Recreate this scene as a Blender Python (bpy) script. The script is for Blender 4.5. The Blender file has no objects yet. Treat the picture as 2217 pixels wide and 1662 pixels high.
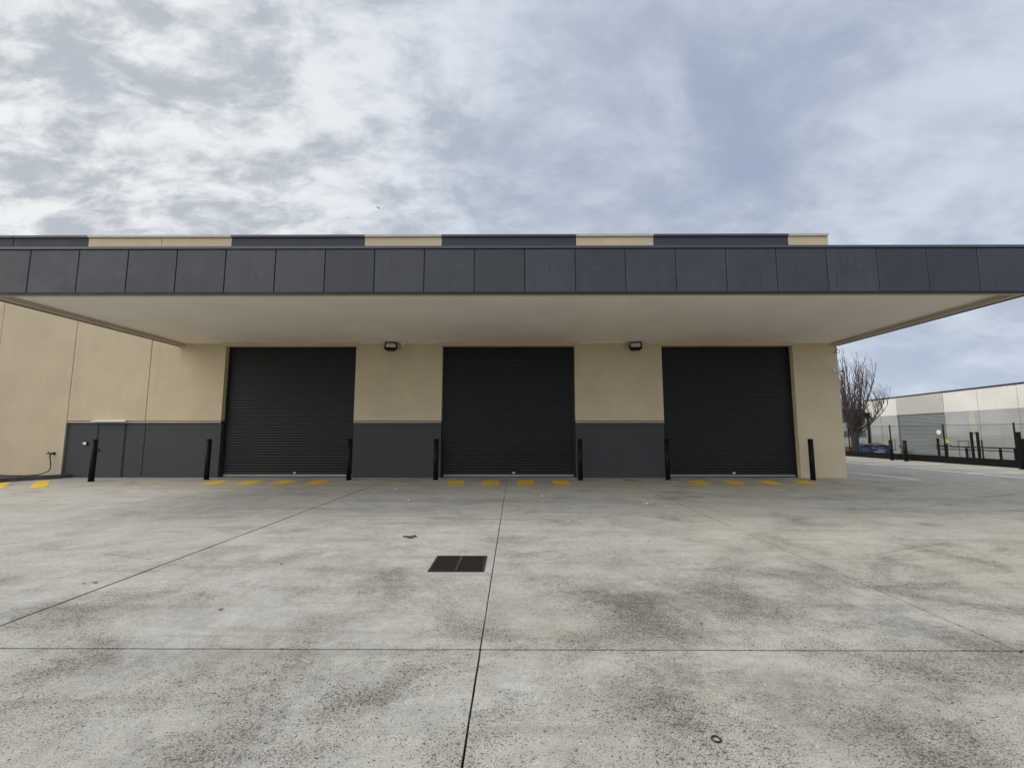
import bpy, math, random
from mathutils import Vector, Matrix
rad = math.radians
S = bpy.context.scene
C = S.collection

# ------------------------------------------------------------------ camera
cam_d = bpy.data.cameras.new('camera')
cam = bpy.data.objects.new('camera', cam_d)
C.objects.link(cam)
S.camera = cam
cam_d.sensor_fit = 'HORIZONTAL'
cam_d.sensor_width = 36.0
cam_d.lens = 36.0 * 950 / 2217
cam_d.clip_start = 0.05
cam_d.clip_end = 20000
cam.location = (0, 0, 1.65)
cam.rotation_euler = (rad(90 + 6.307), 0, rad(0.30))

# ------------------------------------------------------------------ light
SUN_EL, SUN_AZ = 46.0, -76.0          # azimuth measured clockwise from +Y (ahead of the camera)
sx = math.sin(rad(SUN_AZ)) * math.cos(rad(SUN_EL))
sy = math.cos(rad(SUN_AZ)) * math.cos(rad(SUN_EL))
sz = math.sin(rad(SUN_EL))
sun_d = bpy.data.lights.new('sun', 'SUN')
sun_d.energy = 1.6
sun_d.angle = rad(18)
sun_d.color = (1.0, 0.94, 0.85)
sun = bpy.data.objects.new('sun', sun_d)
C.objects.link(sun)
sun.rotation_euler = Vector((sx, sy, sz)).to_track_quat('Z', 'Y').to_euler()

W = bpy.data.worlds.new('World')
S.world = W
W.use_nodes = True
nt = W.node_tree
nt.nodes.clear()


def nd(t, typ, **kw):
    n = t.nodes.new(typ)
    for k, v in kw.items():
        if k in ('inp',):
            for kk, vv in v.items():
                n.inputs[kk].default_value = vv
        else:
            setattr(n, k, v)
    return n


def math_n(t, op, a, b=None, clamp=False):
    n = t.nodes.new('ShaderNodeMath')
    n.operation = op
    n.use_clamp = clamp
    for i, v in enumerate((a, b)):
        if v is None:
            continue
        if isinstance(v, (int, float)):
            n.inputs[i].default_value = v
        else:
            t.links.new(v, n.inputs[i])
    return n.outputs[0]


def mrange(t, v, a, b, c=0.0, d=1.0, smooth=True):
    n = t.nodes.new('ShaderNodeMapRange')
    n.interpolation_type = 'SMOOTHSTEP' if smooth else 'LINEAR'
    t.links.new(v, n.inputs[0])
    for i, x in zip((1, 2, 3, 4), (a, b, c, d)):
        n.inputs[i].default_value = x
    return n.outputs[0]


def mixc(t, f, a, b, mode='MIX'):
    n = t.nodes.new('ShaderNodeMix')
    n.data_type = 'RGBA'
    n.blend_type = mode
    for idx, v in ((0, f), (6, a), (7, b)):
        if hasattr(v, 'is_linked'):
            t.links.new(v, n.inputs[idx])
        elif idx == 0:
            n.inputs[0].default_value = v
        else:
            n.inputs[idx].default_value = (*v, 1) if len(v) == 3 else v
    return n.outputs[2]


def noise(t, vec, scale, detail=4, rough=0.5, dist=0.0):
    n = t.nodes.new('ShaderNodeTexNoise')
    n.inputs['Scale'].default_value = scale
    n.inputs['Detail'].default_value = detail
    n.inputs['Roughness'].default_value = rough
    n.inputs['Distortion'].default_value = dist
    if vec is not None:
        t.links.new(vec, n.inputs['Vector'])
    return n.outputs[0]


def mapping(t, vec, loc=(0, 0, 0), rot=(0, 0, 0), scale=(1, 1, 1)):
    n = t.nodes.new('ShaderNodeMapping')
    t.links.new(vec, n.inputs[0])
    n.inputs['Location'].default_value = loc
    n.inputs['Rotation'].default_value = rot
    n.inputs['Scale'].default_value = scale
    return n.outputs[0]


def dotn(t, vec, d):
    n = t.nodes.new('ShaderNodeVectorMath')
    n.operation = 'DOT_PRODUCT'
    t.links.new(vec, n.inputs[0])
    n.inputs[1].default_value = d
    return n.outputs['Value']


out = nd(nt, 'ShaderNodeOutputWorld')
bg = nd(nt, 'ShaderNodeBackground')
sky = nd(nt, 'ShaderNodeTexSky')
sky.sky_type = 'NISHITA'
sky.sun_disc = False
sky.sun_elevation = rad(SUN_EL)
sky.sun_rotation = rad(SUN_AZ)
sky.altitude = 50
bg.inputs['Strength'].default_value = 0.1
tc = nd(nt, 'ShaderNodeTexCoord')
gen = tc.outputs['Generated']
sep = nd(nt, 'ShaderNodeSeparateXYZ')
nt.links.new(gen, sep.inputs[0])
zc = math_n(nt, 'MAXIMUM', sep.outputs[2], 0.0)
zd = math_n(nt, 'ADD', zc, 0.42)
comb = nd(nt, 'ShaderNodeCombineXYZ')
nt.links.new(math_n(nt, 'DIVIDE', sep.outputs[0], zd), comb.inputs[0])
nt.links.new(math_n(nt, 'DIVIDE', sep.outputs[1], zd), comb.inputs[1])
pl = comb.outputs[0]
# broad banks, drawn out along the wind
big = noise(nt, mapping(nt, pl, (3.1, 0.4, 0), (0, 0, rad(-8)), (1.25, 0.85, 1)), 1.3, 6, 0.50, 0.6)
# billows
med = noise(nt, mapping(nt, pl, (0.3, 7.7, 0), (0, 0, rad(-15)), (1.2, 0.95, 1)), 2.6, 9, 0.55, 0.5)
# small clumps (clearest in the west)
fine = noise(nt, mapping(nt, pl, (5.3, 1.7, 2), (0, 0, rad(-30)), (1.0, 1.7, 1)), 6.0, 9, 0.60, 0.35)
west = mrange(nt, dotn(nt, gen, Vector((-0.86, 0.42, 0.40)).normalized()), 0.42, 1.0)
east_ = mrange(nt, dotn(nt, gen, Vector((0.80, 0.50, 0.35)).normalized()), 0.55, 1.0)
cover = math_n(nt, 'ADD', math_n(nt, 'MULTIPLY', big, 0.6), math_n(nt, 'MULTIPLY', med, 0.4))
cover = math_n(nt, 'SUBTRACT', math_n(nt, 'ADD', cover, 0.12), math_n(nt, 'MULTIPLY', east_, 0.10))
cover = mrange(nt, cover, 0.39, 0.58, 0.50, 1.0)
fine2 = noise(nt, mapping(nt, pl, (1.3, 9.7, 5), (0, 0, rad(-38)), (1.0, 1.9, 1)), 13.0, 8, 0.62, 0.5)
tex = math_n(nt, 'ADD', math_n(nt, 'MULTIPLY', med, 0.36), math_n(nt, 'MULTIPLY', big, 0.24))
tex = math_n(nt, 'ADD', tex, math_n(nt, 'MULTIPLY', math_n(nt, 'SUBTRACT', fine, 0.5),
                                    math_n(nt, 'ADD', math_n(nt, 'MULTIPLY', west, 0.50), 0.24)))
tex = math_n(nt, 'ADD', tex, math_n(nt, 'MULTIPLY', math_n(nt, 'SUBTRACT', fine2, 0.5),
                                    math_n(nt, 'ADD', math_n(nt, 'MULTIPLY', west, 0.28), 0.10)))
shade = mrange(nt, tex, 0.20, 0.42)
ccol = mixc(nt, shade, (3.75, 4.35, 5.3), (5.8, 6.4, 7.35))
wcol = mixc(nt, shade, (4.5, 4.85, 5.3), (8.0, 8.15, 8.3))
ccol = mixc(nt, west, ccol, wcol)
blue = mixc(nt, 0.75, sky.outputs[0], (3.1, 3.9, 5.4))
col = mixc(nt, cover, blue, ccol)
# pale band low down
low = mrange(nt, zc, 0.0, 0.30, 0.35, 0.0)
col = mixc(nt, low, col, (6.0, 6.9, 8.2))
# bright sky lobe added out of view, behind left, to light the facade
glow = mrange(nt, dotn(nt, gen, Vector((-0.72, -0.48, 0.50)).normalized()), 0.55, 1.0)
col = mixc(nt, glow, col, (20.0, 19.3, 18.2))
nt.links.new(col, bg.inputs['Color'])
nt.links.new(bg.outputs[0], out.inputs[0])

S.view_settings.view_transform = 'Standard'
S.view_settings.look = 'None'
S.view_settings.exposure = 0.12
S.view_settings.gamma = 1.0
S.render.engine = 'CYCLES'


# ------------------------------------------------------------------ helpers
class MB:
    """collects simple solids and links them as one mesh"""

    def __init__(self):
        self.v = []
        self.f = []
        self.sm = []

    def add(self, vs, fs, smooth=False):
        o = len(self.v)
        self.v += [tuple(p) for p in vs]
        self.f += [tuple(i + o for i in f) for f in fs]
        self.sm += [smooth] * len(fs)
        return self

    def box(self, x0, x1, y0, y1, z0, z1, M=None):
        vs = [(x, y, z) for x in (x0, x1) for y in (y0, y1) for z in (z0, z1)]
        if M is not None:
            vs = [M @ Vector(p) for p in vs]
        return self.add(vs, [(0, 1, 3, 2), (4, 6, 7, 5), (0, 4, 5, 1), (2, 3, 7, 6), (0, 2, 6, 4), (1, 5, 7, 3)])

    def panel(self, x0, x1, z0, z1, y0, y1, c, sides=(1, 1, 1, 1)):
        """slab whose front (y0) edges are chamfered by c; sides = left,right,bottom,top"""
        l, r, b, t = [c if s else 0.0 for s in sides]
        vs = [(x0 + l, y0, z0 + b), (x1 - r, y0, z0 + b), (x1 - r, y0, z1 - t), (x0 + l, y0, z1 - t),
              (x0, y0 + c, z0), (x1, y0 + c, z0), (x1, y0 + c, z1), (x0, y0 + c, z1),
              (x0, y1, z0), (x1, y1, z0), (x1, y1, z1), (x0, y1, z1)]
        fs = [(0, 1, 2, 3), (0, 4, 5, 1), (1, 5, 6, 2), (2, 6, 7, 3), (3, 7, 4, 0),
              (4, 8, 9, 5), (5, 9, 10, 6), (6, 10, 11, 7), (7, 11, 8, 4), (8, 11, 10, 9)]
        return self.add(vs, fs)

    def tube(self, pts, rs, n=8, cap=True, smooth=True):
        pts = [Vector(p) for p in pts]
        if isinstance(rs, (int, float)):
            rs = [rs] * len(pts)
        rings = []
        prev = None
        for i, p in enumerate(pts):
            d = (pts[min(i + 1, len(pts) - 1)] - pts[max(i - 1, 0)]).normalized()
            if prev is None:
                a = d.orthogonal().normalized()
            else:
                a = (prev - d * prev.dot(d))
                a = a.normalized() if a.length > 1e-6 else d.orthogonal().normalized()
            prev = a
            b = d.cross(a)
            rings.append([p + (a * math.cos(2 * math.pi * k / n) + b * math.sin(2 * math.pi * k / n)) * rs[i]
                          for k in range(n)])
        vs = [q for r in rings for q in r]
        fs = []
        for i in range(len(pts) - 1):
            for k in range(n):
                k2 = (k + 1) % n
                fs.append((i * n + k, i * n + k2, (i + 1) * n + k2, (i + 1) * n + k))
        self.add(vs, fs, smooth)
        if cap:
            o = len(self.v) - len(vs)
            self.f.append(tuple(o + k for k in range(n))[::-1])
            self.f.append(tuple(o + (len(pts) - 1) * n + k for k in range(n)))
            self.sm += [False, False]
        return self

    def poly(self, pts, z):
        return self.add([(x, y, z) for x, y in pts], [tuple(range(len(pts)))])

    def build(self, name, mat, parent=None, origin=None):
        me = bpy.data.meshes.new(name)
        vs = self.v
        if origin is not None:
            vs = [(a - origin[0], b - origin[1], c - origin[2]) for a, b, c in vs]
        me.from_pydata(vs, [], self.f)
        for i, s in enumerate(self.sm):
            me.polygons[i].use_smooth = s
        mats = mat if isinstance(mat, (list, tuple)) else [mat]
        for m in mats:
            me.materials.append(m)
        me.update()
        o = bpy.data.objects.new(name, me)
        C.objects.link(o)
        if origin is not None:
            o.location = origin
        if parent is not None:
            o.parent = parent
        return o


def tag(o, label=None, cat=None, group=None, kind=None):
    if label:
        o['label'] = label
    if cat:
        o['category'] = cat
    if group:
        o['group'] = group
    if kind:
        o['kind'] = kind
    return o


def empty(name, loc=(0, 0, 0), rz=0):
    o = bpy.data.objects.new(name, None)
    C.objects.link(o)
    o.location = loc
    o.rotation_euler = (0, 0, rz)
    return o


def copy_tree(o, parent=None):
    c = o.copy()
    C.objects.link(c)
    c.parent = parent
    for ch in [x for x in C.objects if x.parent == o]:
        copy_tree(ch, c)
    return c


# ------------------------------------------------------------------ materials
def mat(name, color, rough=0.7, var=0.12, vscale=1.5, bump=0.0, bscale=80, metal=0.0, streak=0.0,
        dirt=None, dirt_amt=0.0, spec=0.5, coat=0.0):
    m = bpy.data.materials.new(name)
    m.use_nodes = True
    t = m.node_tree
    b = t.nodes['Principled BSDF']
    tcn = t.nodes.new('ShaderNodeTexCoord')
    geo = t.nodes.new('ShaderNodeNewGeometry')
    P = geo.outputs['Position']
    n1 = noise(t, P, vscale, 6, 0.6)
    dark = tuple(c * (1 - var) for c in color)
    lite = tuple(min(1, c * (1 + var)) for c in color)
    c1 = mixc(t, mrange(t, n1, 0.3, 0.7), dark, lite)
    if streak:
        n2 = noise(t, mapping(t, P, scale=(3.0, 3.0, 0.22)), 1.4, 6, 0.65)
        c1 = mixc(t, mrange(t, n2, 0.50, 0.80, 0, streak), c1, tuple(c * 0.6 for c in color))
    if dirt is not None:
        n3 = noise(t, P, 2.6, 10, 0.7, 0.4)
        c1 = mixc(t, mrange(t, n3, 0.50, 0.78, 0, dirt_amt), c1, dirt)
    t.links.new(c1, b.inputs['Base Color'])
    r = mrange(t, n1, 0.3, 0.7, max(0, rough - 0.07), min(1, rough + 0.07))
    t.links.new(r, b.inputs['Roughness'])
    b.inputs['Metallic'].default_value = metal
    b.inputs['Specular IOR Level'].default_value = spec
    if coat:
        b.inputs['Coat Weight'].default_value = coat
    if bump:
        bn = t.nodes.new('ShaderNodeBump')
        bn.inputs['Strength'].default_value = bump
        bn.inputs['Distance'].default_value = 0.01
        t.links.new(noise(t, P, bscale, 4, 0.6), bn.inputs['Height'])
        t.links.new(bn.outputs[0], b.inputs['Normal'])
    return m


BEIGE = mat('beige_render', (0.62, 0.52, 0.365), 0.88, 0.06, 0.9, 0.9, 45, streak=0.16,
            dirt=(0.46, 0.37, 0.27), dirt_amt=0.22)
DADO = mat('charcoal_render', (0.044, 0.050, 0.057), 0.7, 0.12, 1.1, 0.7, 45, streak=0.15,
           dirt=(0.07, 0.07, 0.07), dirt_amt=0.2)
PARA = mat('slate_parapet_paint', (0.052, 0.057, 0.073), 0.75, 0.10, 1.2, 0.3, 90, streak=0.25)
FASC = mat('slate_fascia_paint', (0.042, 0.047, 0.060), 0.55, 0.13, 1.7, 0.15, 60, streak=0.12,
           dirt=(0.10, 0.11, 0.12), dirt_amt=0.35)
CAPD = mat('slate_capping_metal', (0.07, 0.075, 0.095), 0.4, 0.08, 3, metal=0.0)
CAPL = mat('beige_capping_metal', (0.55, 0.49, 0.40), 0.4, 0.06, 3)
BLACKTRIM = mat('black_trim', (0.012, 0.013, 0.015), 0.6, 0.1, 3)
SOFF = mat('cream_soffit_paint', (0.90, 0.85, 0.76), 0.85, 0.035, 0.6, 0.08, 30, dirt=(0.80, 0.73, 0.64), dirt_amt=0.25)
EDGEB = mat('taupe_edge_beam_paint', (0.50, 0.44, 0.35), 0.8, 0.05, 1.2)
SHUT = mat('charcoal_shutter_steel', (0.012, 0.014, 0.016), 0.40, 0.12, 0.8, 0, streak=0.1,
           dirt=(0.022, 0.024, 0.025), dirt_amt=0.3, spec=0.35)
GALV = mat('galvanised_rail', (0.34, 0.35, 0.35), 0.45, 0.1, 8, metal=0.5)
BLACKP = mat('black_powdercoat', (0.006, 0.0065, 0.008), 0.5, 0.15, 6, spec=0.18)
WHITE = mat('white_plastic', (0.78, 0.78, 0.76), 0.5, 0.03, 5)
GLASS = mat('lamp_glass', (0.80, 0.82, 0.80), 0.15, 0.25, 14, metal=0.6)
RUBBER = mat('black_rubber', (0.012, 0.012, 0.012), 0.6, 0.1, 8)
RUST = mat('rusty_grate_iron', (0.014, 0.011, 0.010), 0.8, 0.5, 14, 0.4, 120, dirt=(0.045, 0.022, 0.016), dirt_amt=0.5)
PITM = mat('pit_dark', (0.012, 0.011, 0.010), 0.9, 0.1, 4)
KERBM = mat('dark_kerb_concrete', (0.10, 0.10, 0.09), 0.9, 0.3, 4, 0.5, 60, dirt=(0.05, 0.05, 0.045), dirt_amt=0.7)
LKERB = mat('light_kerb_concrete', (0.45, 0.44, 0.40), 0.9, 0.15, 3, 0.4, 60)
SOIL = mat('garden_soil', (0.07, 0.055, 0.04), 0.95, 0.4, 6, 0.8, 30)
ASPH = mat('asphalt', (0.07, 0.07, 0.068), 0.9, 0.2, 0.6, 0.5, 120)
NCREAM = mat('neighbour_cream_concrete', (0.64, 0.635, 0.60), 0.85, 0.07, 0.35, 0.15, 40, streak=0.12)
NGREY = mat('neighbour_grey_concrete', (0.335, 0.35, 0.345), 0.85, 0.10, 0.35, 0.15, 40, streak=0.18)
NMID = mat('neighbour_pale_grey_concrete', (0.43, 0.43, 0.40), 0.85, 0.07, 0.35, 0.15, 40, streak=0.15)
NLOW = mat('neighbour_stained_grey_concrete', (0.27, 0.275, 0.265), 0.85, 0.12, 0.5, 0.15, 40, streak=0.2)
NSHUT = mat('grey_shutter_steel', (0.30, 0.325, 0.325), 0.4, 0.08, 0.5, 0, metal=0.2)
BARK = mat('grey_brown_bark', (0.050, 0.038, 0.034), 0.95, 0.3, 9, 0.8, 40)
TWIG = mat('purple_brown_twigs', (0.115, 0.080, 0.085), 0.9, 0.25, 5)
ORANGE = mat('orange_paint', (0.50, 0.11, 0.02), 0.5, 0.2, 8)
BLUEP = mat('blue_bin_paint', (0.018, 0.035, 0.16), 0.45, 0.2, 3, dirt=(0.05, 0.05, 0.08), dirt_amt=0.4)
BLUE2 = mat('faded_blue_paint', (0.06, 0.10, 0.26), 0.5, 0.15, 4)
BINLID = mat('dark_blue_lid', (0.012, 0.018, 0.05), 0.5, 0.2, 4)
RED = mat('red_enamel', (0.14, 0.008, 0.015), 0.4, 0.15, 8)
YELS = mat('yellow_sign_paint', (0.60, 0.60, 0.10), 0.5, 0.1, 9)
BRICK = mat('brown_cladding', (0.11, 0.065, 0.055), 0.85, 0.25, 1.2)
PALEW = mat('pale_wall_paint', (0.55, 0.55, 0.53), 0.8, 0.08, 1)
TEAL = mat('teal_window_band', (0.13, 0.20, 0.20), 0.3, 0.15, 1)
LEAFG = mat('olive_leaves', (0.085, 0.085, 0.02), 0.8, 0.4, 3)
LEAFR = mat('rusty_leaves', (0.17, 0.09, 0.035), 0.8, 0.4, 3)
WIRE = mat('black_chain_wire', (0.03, 0.032, 0.032), 0.5, 0.1, 4)
DOORG = mat('blue_grey_door_paint', (0.25, 0.28, 0.29), 0.6, 0.08, 2)
FRAMEG = mat('blue_grey_frame_paint', (0.12, 0.14, 0.16), 0.6, 0.08, 2)
LEAFDRY = mat('dry_leaf', (0.13, 0.05, 0.03), 0.8, 0.3, 20)
SPLAT = mat('dark_tar_patch', (0.045, 0.045, 0.045), 0.7, 0.2, 20)
PLANE = mat('aircraft_grey', (0.10, 0.12, 0.15), 0.5, 0.05, 0.1)


def concrete(name, base, warm, pits=True, tint_x=True):
    m = bpy.data.materials.new(name)
    m.use_nodes = True
    t = m.node_tree
    b = t.nodes['Principled BSDF']
    geo = t.nodes.new('ShaderNodeNewGeometry')
    P = geo.outputs['Position']
    sp = nd(t, 'ShaderNodeSeparateXYZ')
    t.links.new(P, sp.inputs[0])
    # broad tone: cool cement skin and warm, sandy worn areas
    nb = noise(t, P, 0.33, 5, 0.55, 0.3)
    east = mrange(t, sp.outputs[0], -3.0, 7.0, -0.10, 0.16)
    c = mixc(t, mrange(t, math_n(t, 'ADD', nb, east), 0.36, 0.66), base, warm)
    # mid mottling
    nm = noise(t, P, 1.3, 10, 0.68, 0.3)
    c = mixc(t, mrange(t, nm, 0.28, 0.62, 0.50, 0.0), c, tuple(x * 0.55 for x in base))
    nl = noise(t, mapping(t, P, (9, 4, 0)), 1.5, 10, 0.72, 0.4)
    c = mixc(t, mrange(t, nl, 0.50, 0.70, 0, 0.70), c, (0.60, 0.60, 0.585))
    # tyre-dragged streaks running along the building
    ns = noise(t, mapping(t, P, (0, 0, 0), (0, 0, rad(4)), (0.16, 2.2, 1)), 1.6, 8, 0.70, 0.3)
    c = mixc(t, mrange(t, ns, 0.48, 0.74, 0, 0.50), c, (0.17, 0.165, 0.15))
    # grime patches
    nd2 = noise(t, mapping(t, P, (31.6, 7, 0), (0, 0, rad(-12)), (0.75, 1.25, 1)), 0.62, 10, 0.66, 0.4)
    grime = mrange(t, nd2, 0.51, 0.70)
    grit = noise(t, mapping(t, P, (17, 5, 0)), 11, 9, 0.80, 0.2)
    gritm = mrange(t, grit, 0.36, 0.62, 0.25, 1.15)
    c = mixc(t, mrange(t, noise(t, mapping(t, P, (2, 8, 0)), 4.6, 10, 0.78, 0.2), 0.34, 0.60, 0.42, 0.0), c, tuple(x * 0.60 for x in base))
    c = mixc(t, mrange(t, noise(t, mapping(t, P, (22, 8, 0)), 3.3, 10, 0.80, 0.2), 0.52, 0.72, 0.0, 0.55), c, (0.60, 0.595, 0.57))
    c = mixc(t, math_n(t, 'MULTIPLY', math_n(t, 'MULTIPLY', grime, 0.34), gritm), c, (0.145, 0.135, 0.12))
    # oil and tyre marks: soft patches and arcs, broken up by noise
    def patch(cx, cy, rx, ry, rot, amt, colr):
        nonlocal c
        q_ = mapping(t, P, (0, 0, 0), (0, 0, 0), (1, 1, 0))
        sub = t.nodes.new('ShaderNodeVectorMath')
        sub.operation = 'SUBTRACT'
        t.links.new(q_, sub.inputs[0])
        sub.inputs[1].default_value = (cx, cy, 0)
        rt_ = t.nodes.new('ShaderNodeVectorRotate')
        rt_.rotation_type = 'Z_AXIS'
        rt_.inputs['Angle'].default_value = -rot
        t.links.new(sub.outputs[0], rt_.inputs['Vector'])
        q2 = mapping(t, rt_.outputs[0], scale=(1 / rx, 1 / ry, 1))
        ln = t.nodes.new('ShaderNodeVectorMath')
        ln.operation = 'LENGTH'
        t.links.new(q2, ln.inputs[0])
        d_ = math_n(t, 'ADD', ln.outputs['Value'], math_n(t, 'MULTIPLY', math_n(t, 'SUBTRACT', nm, 0.5), 2.6))
        pm_ = math_n(t, 'MULTIPLY', mrange(t, d_, 0.1, 1.35, amt * 0.80, 0.0), gritm, True)
        c = mixc(t, pm_, c, colr)

    if pits:
        DK = (0.13, 0.125, 0.115)
        for a_ in ((1.15, 4.55, 1.0, 0.5, 0.1, 0.62, DK), (3.55, 3.85, 0.9, 0.30, -0.7, 0.70, DK), (4.6, 4.35, 0.9, 0.16, -0.55, 0.75, (0.10, 0.10, 0.10)),
                   (3.0, 4.5, 0.6, 0.25, -0.5, 0.5, DK), (-1.3, 5.0, 0.75, 0.35, 0.2, 0.45, (0.19, 0.165, 0.15)), (-0.4, 4.75, 0.35, 0.25, 0, 0.4, (0.20, 0.15, 0.13)),
                   (1.3, 3.15, 0.8, 0.30, 0.1, 0.5, DK), (2.0, 2.9, 0.7, 0.3, 0.3, 0.40, DK), (-2.6, 3.4, 0.8, 0.35, 0.2, 0.35, DK), (-1.7, 2.5, 0.6, 0.2, 0.1, 0.45, DK),
                   (0.9, 6.0, 1.0, 0.4, 0.1, 0.35, DK), (-3.9, 6.4, 0.7, 0.3, 0.3, 0.30, DK), (0.4, 11.0, 3.2, 0.5, 0.02, 0.42, DK), (8.0, 11.5, 3.5, 0.5, -0.1, 0.40, DK),
                   (-7.0, 12.0, 3.0, 0.5, 0.1, 0.35, DK)):
            patch(*a_)
        for cx, cy, R_, wd, amt in ((9.5, 20.5, 10.9, 0.10, 0.6), (9.4, 20.6, 9.4, 0.10, 0.55), (14.5, -3.0, 13.2, 0.11, 0.5), (14.6, -3.1, 14.9, 0.11, 0.45),
                                    (-14, 3, 12.6, 0.10, 0.35), (-14, 3, 14.3, 0.10, 0.35), (2, 30, 19.4, 0.09, 0.4), (2, 30, 21.1, 0.09, 0.4)):
            sub = t.nodes.new('ShaderNodeVectorMath')
            sub.operation = 'DISTANCE'
            t.links.new(P, sub.inputs[0])
            sub.inputs[1].default_value = (cx, cy, 0)
            off_ = math_n(t, 'ABSOLUTE', math_n(t, 'SUBTRACT', sub.outputs['Value'], R_))
            m_ = mrange(t, off_, wd * 0.6, wd * 1.6, 1.0, 0.0)
            m_ = math_n(t, 'MULTIPLY', math_n(t, 'MULTIPLY', m_, mrange(t, nm, 0.42, 0.66, 0.0, amt)), gritm, True)
            c = mixc(t, m_, c, (0.11, 0.11, 0.108))
    # rust-brown tints
    nr = noise(t, mapping(t, P, (3, 51, 0)), 1.9, 6, 0.6, 0.3)
    c = mixc(t, mrange(t, nr, 0.58, 0.76, 0, 0.30), c, (0.30, 0.21, 0.14))
    # grain
    ng = noise(t, P, 85, 5, 0.75)
    c = mixc(t, mrange(t, ng, 0.30, 0.62, 0.48, 0.0, False), c, tuple(x * 0.42 for x in base))
    ng2 = noise(t, mapping(t, P, (7, 9, 0)), 16, 6, 0.75)
    c = mixc(t, mrange(t, ng2, 0.34, 0.58, 0.36, 0.0), c, tuple(x * 0.50 for x in base))
    hsum = math_n(t, 'MULTIPLY', ng, 0.45)
    if pits:
        # scaled surface: pits where the cement skin has worn off
        wear = noise(t, mapping(t, P, (12, 3, 0)), 0.9, 9, 0.66, 0.4)
        nearw = math_n(t, 'ADD', mrange(t, sp.outputs[1], 3.5, 9.5, 0.09, -0.06), mrange(t, sp.outputs[0], -1.5, 2.0, -0.015, 0.035))
        thr = mrange(t, math_n(t, 'ADD', math_n(t, 'ADD', wear, nearw), math_n(t, 'MULTIPLY', grime, 0.10)), 0.36, 0.86, 0.0, 1.0)
        pitall = None
        c = mixc(t, math_n(t, 'MULTIPLY', thr, 0.22), c, (0.42, 0.395, 0.32))
        for sc_, off_, lim0, amt in ((38, 0.0, 0.685, 0.90), (80, 4.0, 0.655, 0.85), (150, 9.0, 0.630, 0.70)):
            nfix = noise(t, mapping(t, P, (off_, off_ * 2, 0)), sc_, 3, 0.6)
            lim = math_n(t, 'SUBTRACT', lim0, math_n(t, 'MULTIPLY', thr, 0.165))
            lim = math_n(t, 'SUBTRACT', lim, math_n(t, 'MULTIPLY', math_n(t, 'SUBTRACT', grit, 0.5), 0.18))
            p_ = math_n(t, 'MULTIPLY', mrange(t, math_n(t, 'SUBTRACT', nfix, lim), 0.0, 0.06), amt)
            pitall = p_ if pitall is None else math_n(t, 'MAXIMUM', pitall, p_)
        c = mixc(t, pitall, c, (0.075, 0.068, 0.052))
        # warm sandy matrix showing where the skin is gone
        # exposed pale aggregate and dark stones
        vo = t.nodes.new('ShaderNodeTexVoronoi')
        vo.inputs['Scale'].default_value = 60
        t.links.new(P, vo.inputs['Vector'])
        spc = nd(t, 'ShaderNodeSeparateColor')
        t.links.new(vo.outputs['Color'], spc.inputs[0])
        dot = mrange(t, vo.outputs['Distance'], 0.20, 0.40, 1.0, 0.0)
        pick = mrange(t, spc.outputs[0], 0.986, 0.992)
        c = mixc(t, math_n(t, 'MULTIPLY', math_n(t, 'MULTIPLY', pick, dot), 0.85), c, (0.66, 0.63, 0.56))
        pick2 = mrange(t, math_n(t, 'ADD', spc.outputs[1], math_n(t, 'MULTIPLY', thr, 0.05)), 0.97, 0.98)
        c = mixc(t, math_n(t, 'MULTIPLY', math_n(t, 'MULTIPLY', pick2, dot), 0.9), c, (0.03, 0.028, 0.025))
        # a few larger popped-out holes
        v2 = t.nodes.new('ShaderNodeTexVoronoi')
        v2.inputs['Scale'].default_value = 7
        dst = t.nodes.new('ShaderNodeVectorMath')
        dst.operation = 'ADD'
        nz = t.nodes.new('ShaderNodeTexNoise')
        nz.inputs['Scale'].default_value = 70
        t.links.new(P, nz.inputs['Vector'])
        mv = t.nodes.new('ShaderNodeVectorMath')
        mv.operation = 'SCALE'
        t.links.new(nz.outputs['Color'], mv.inputs[0])
        mv.inputs['Scale'].default_value = 0.022
        t.links.new(P, dst.inputs[0])
        t.links.new(mv.outputs[0], dst.inputs[1])
        t.links.new(dst.outputs[0], v2.inputs['Vector'])
        sp2 = nd(t, 'ShaderNodeSeparateColor')
        t.links.new(v2.outputs['Color'], sp2.inputs[0])
        pk = mrange(t, math_n(t, 'ADD', sp2.outputs[1], math_n(t, 'MULTIPLY', thr, 0.12)), 0.955, 0.965)
        hr = mrange(t, sp2.outputs[2], 0.0, 1.0, 0.028, 0.085)
        dd = mrange(t, math_n(t, 'SUBTRACT', v2.outputs['Distance'], hr), 0.0, 0.02, 1.0, 0.0)
        hole = math_n(t, 'MULTIPLY', pk, dd)
        c = mixc(t, hole, c, (0.02, 0.018, 0.015))
        hsum = math_n(t, 'SUBTRACT', hsum, math_n(t, 'MULTIPLY', pitall, 0.8))
        hsum = math_n(t, 'SUBTRACT', hsum, hole)
    t.links.new(c, b.inputs['Base Color'])
    b.inputs['Roughness'].default_value = 0.88
    b.inputs['Specular IOR Level'].default_value = 0.35
    bn = t.nodes.new('ShaderNodeBump')
    bn.inputs['Strength'].default_value = 0.55
    bn.inputs['Distance'].default_value = 0.006
    t.links.new(hsum, bn.inputs['Height'])
    t.links.new(bn.outputs[0], b.inputs['Normal'])
    return m


CONC = concrete('worn_concrete', (0.530, 0.520, 0.485), (0.535, 0.505, 0.418))
BAYC = concrete('pale_bay_concrete', (0.50, 0.485, 0.43), (0.52, 0.49, 0.39), pits=False)


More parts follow.
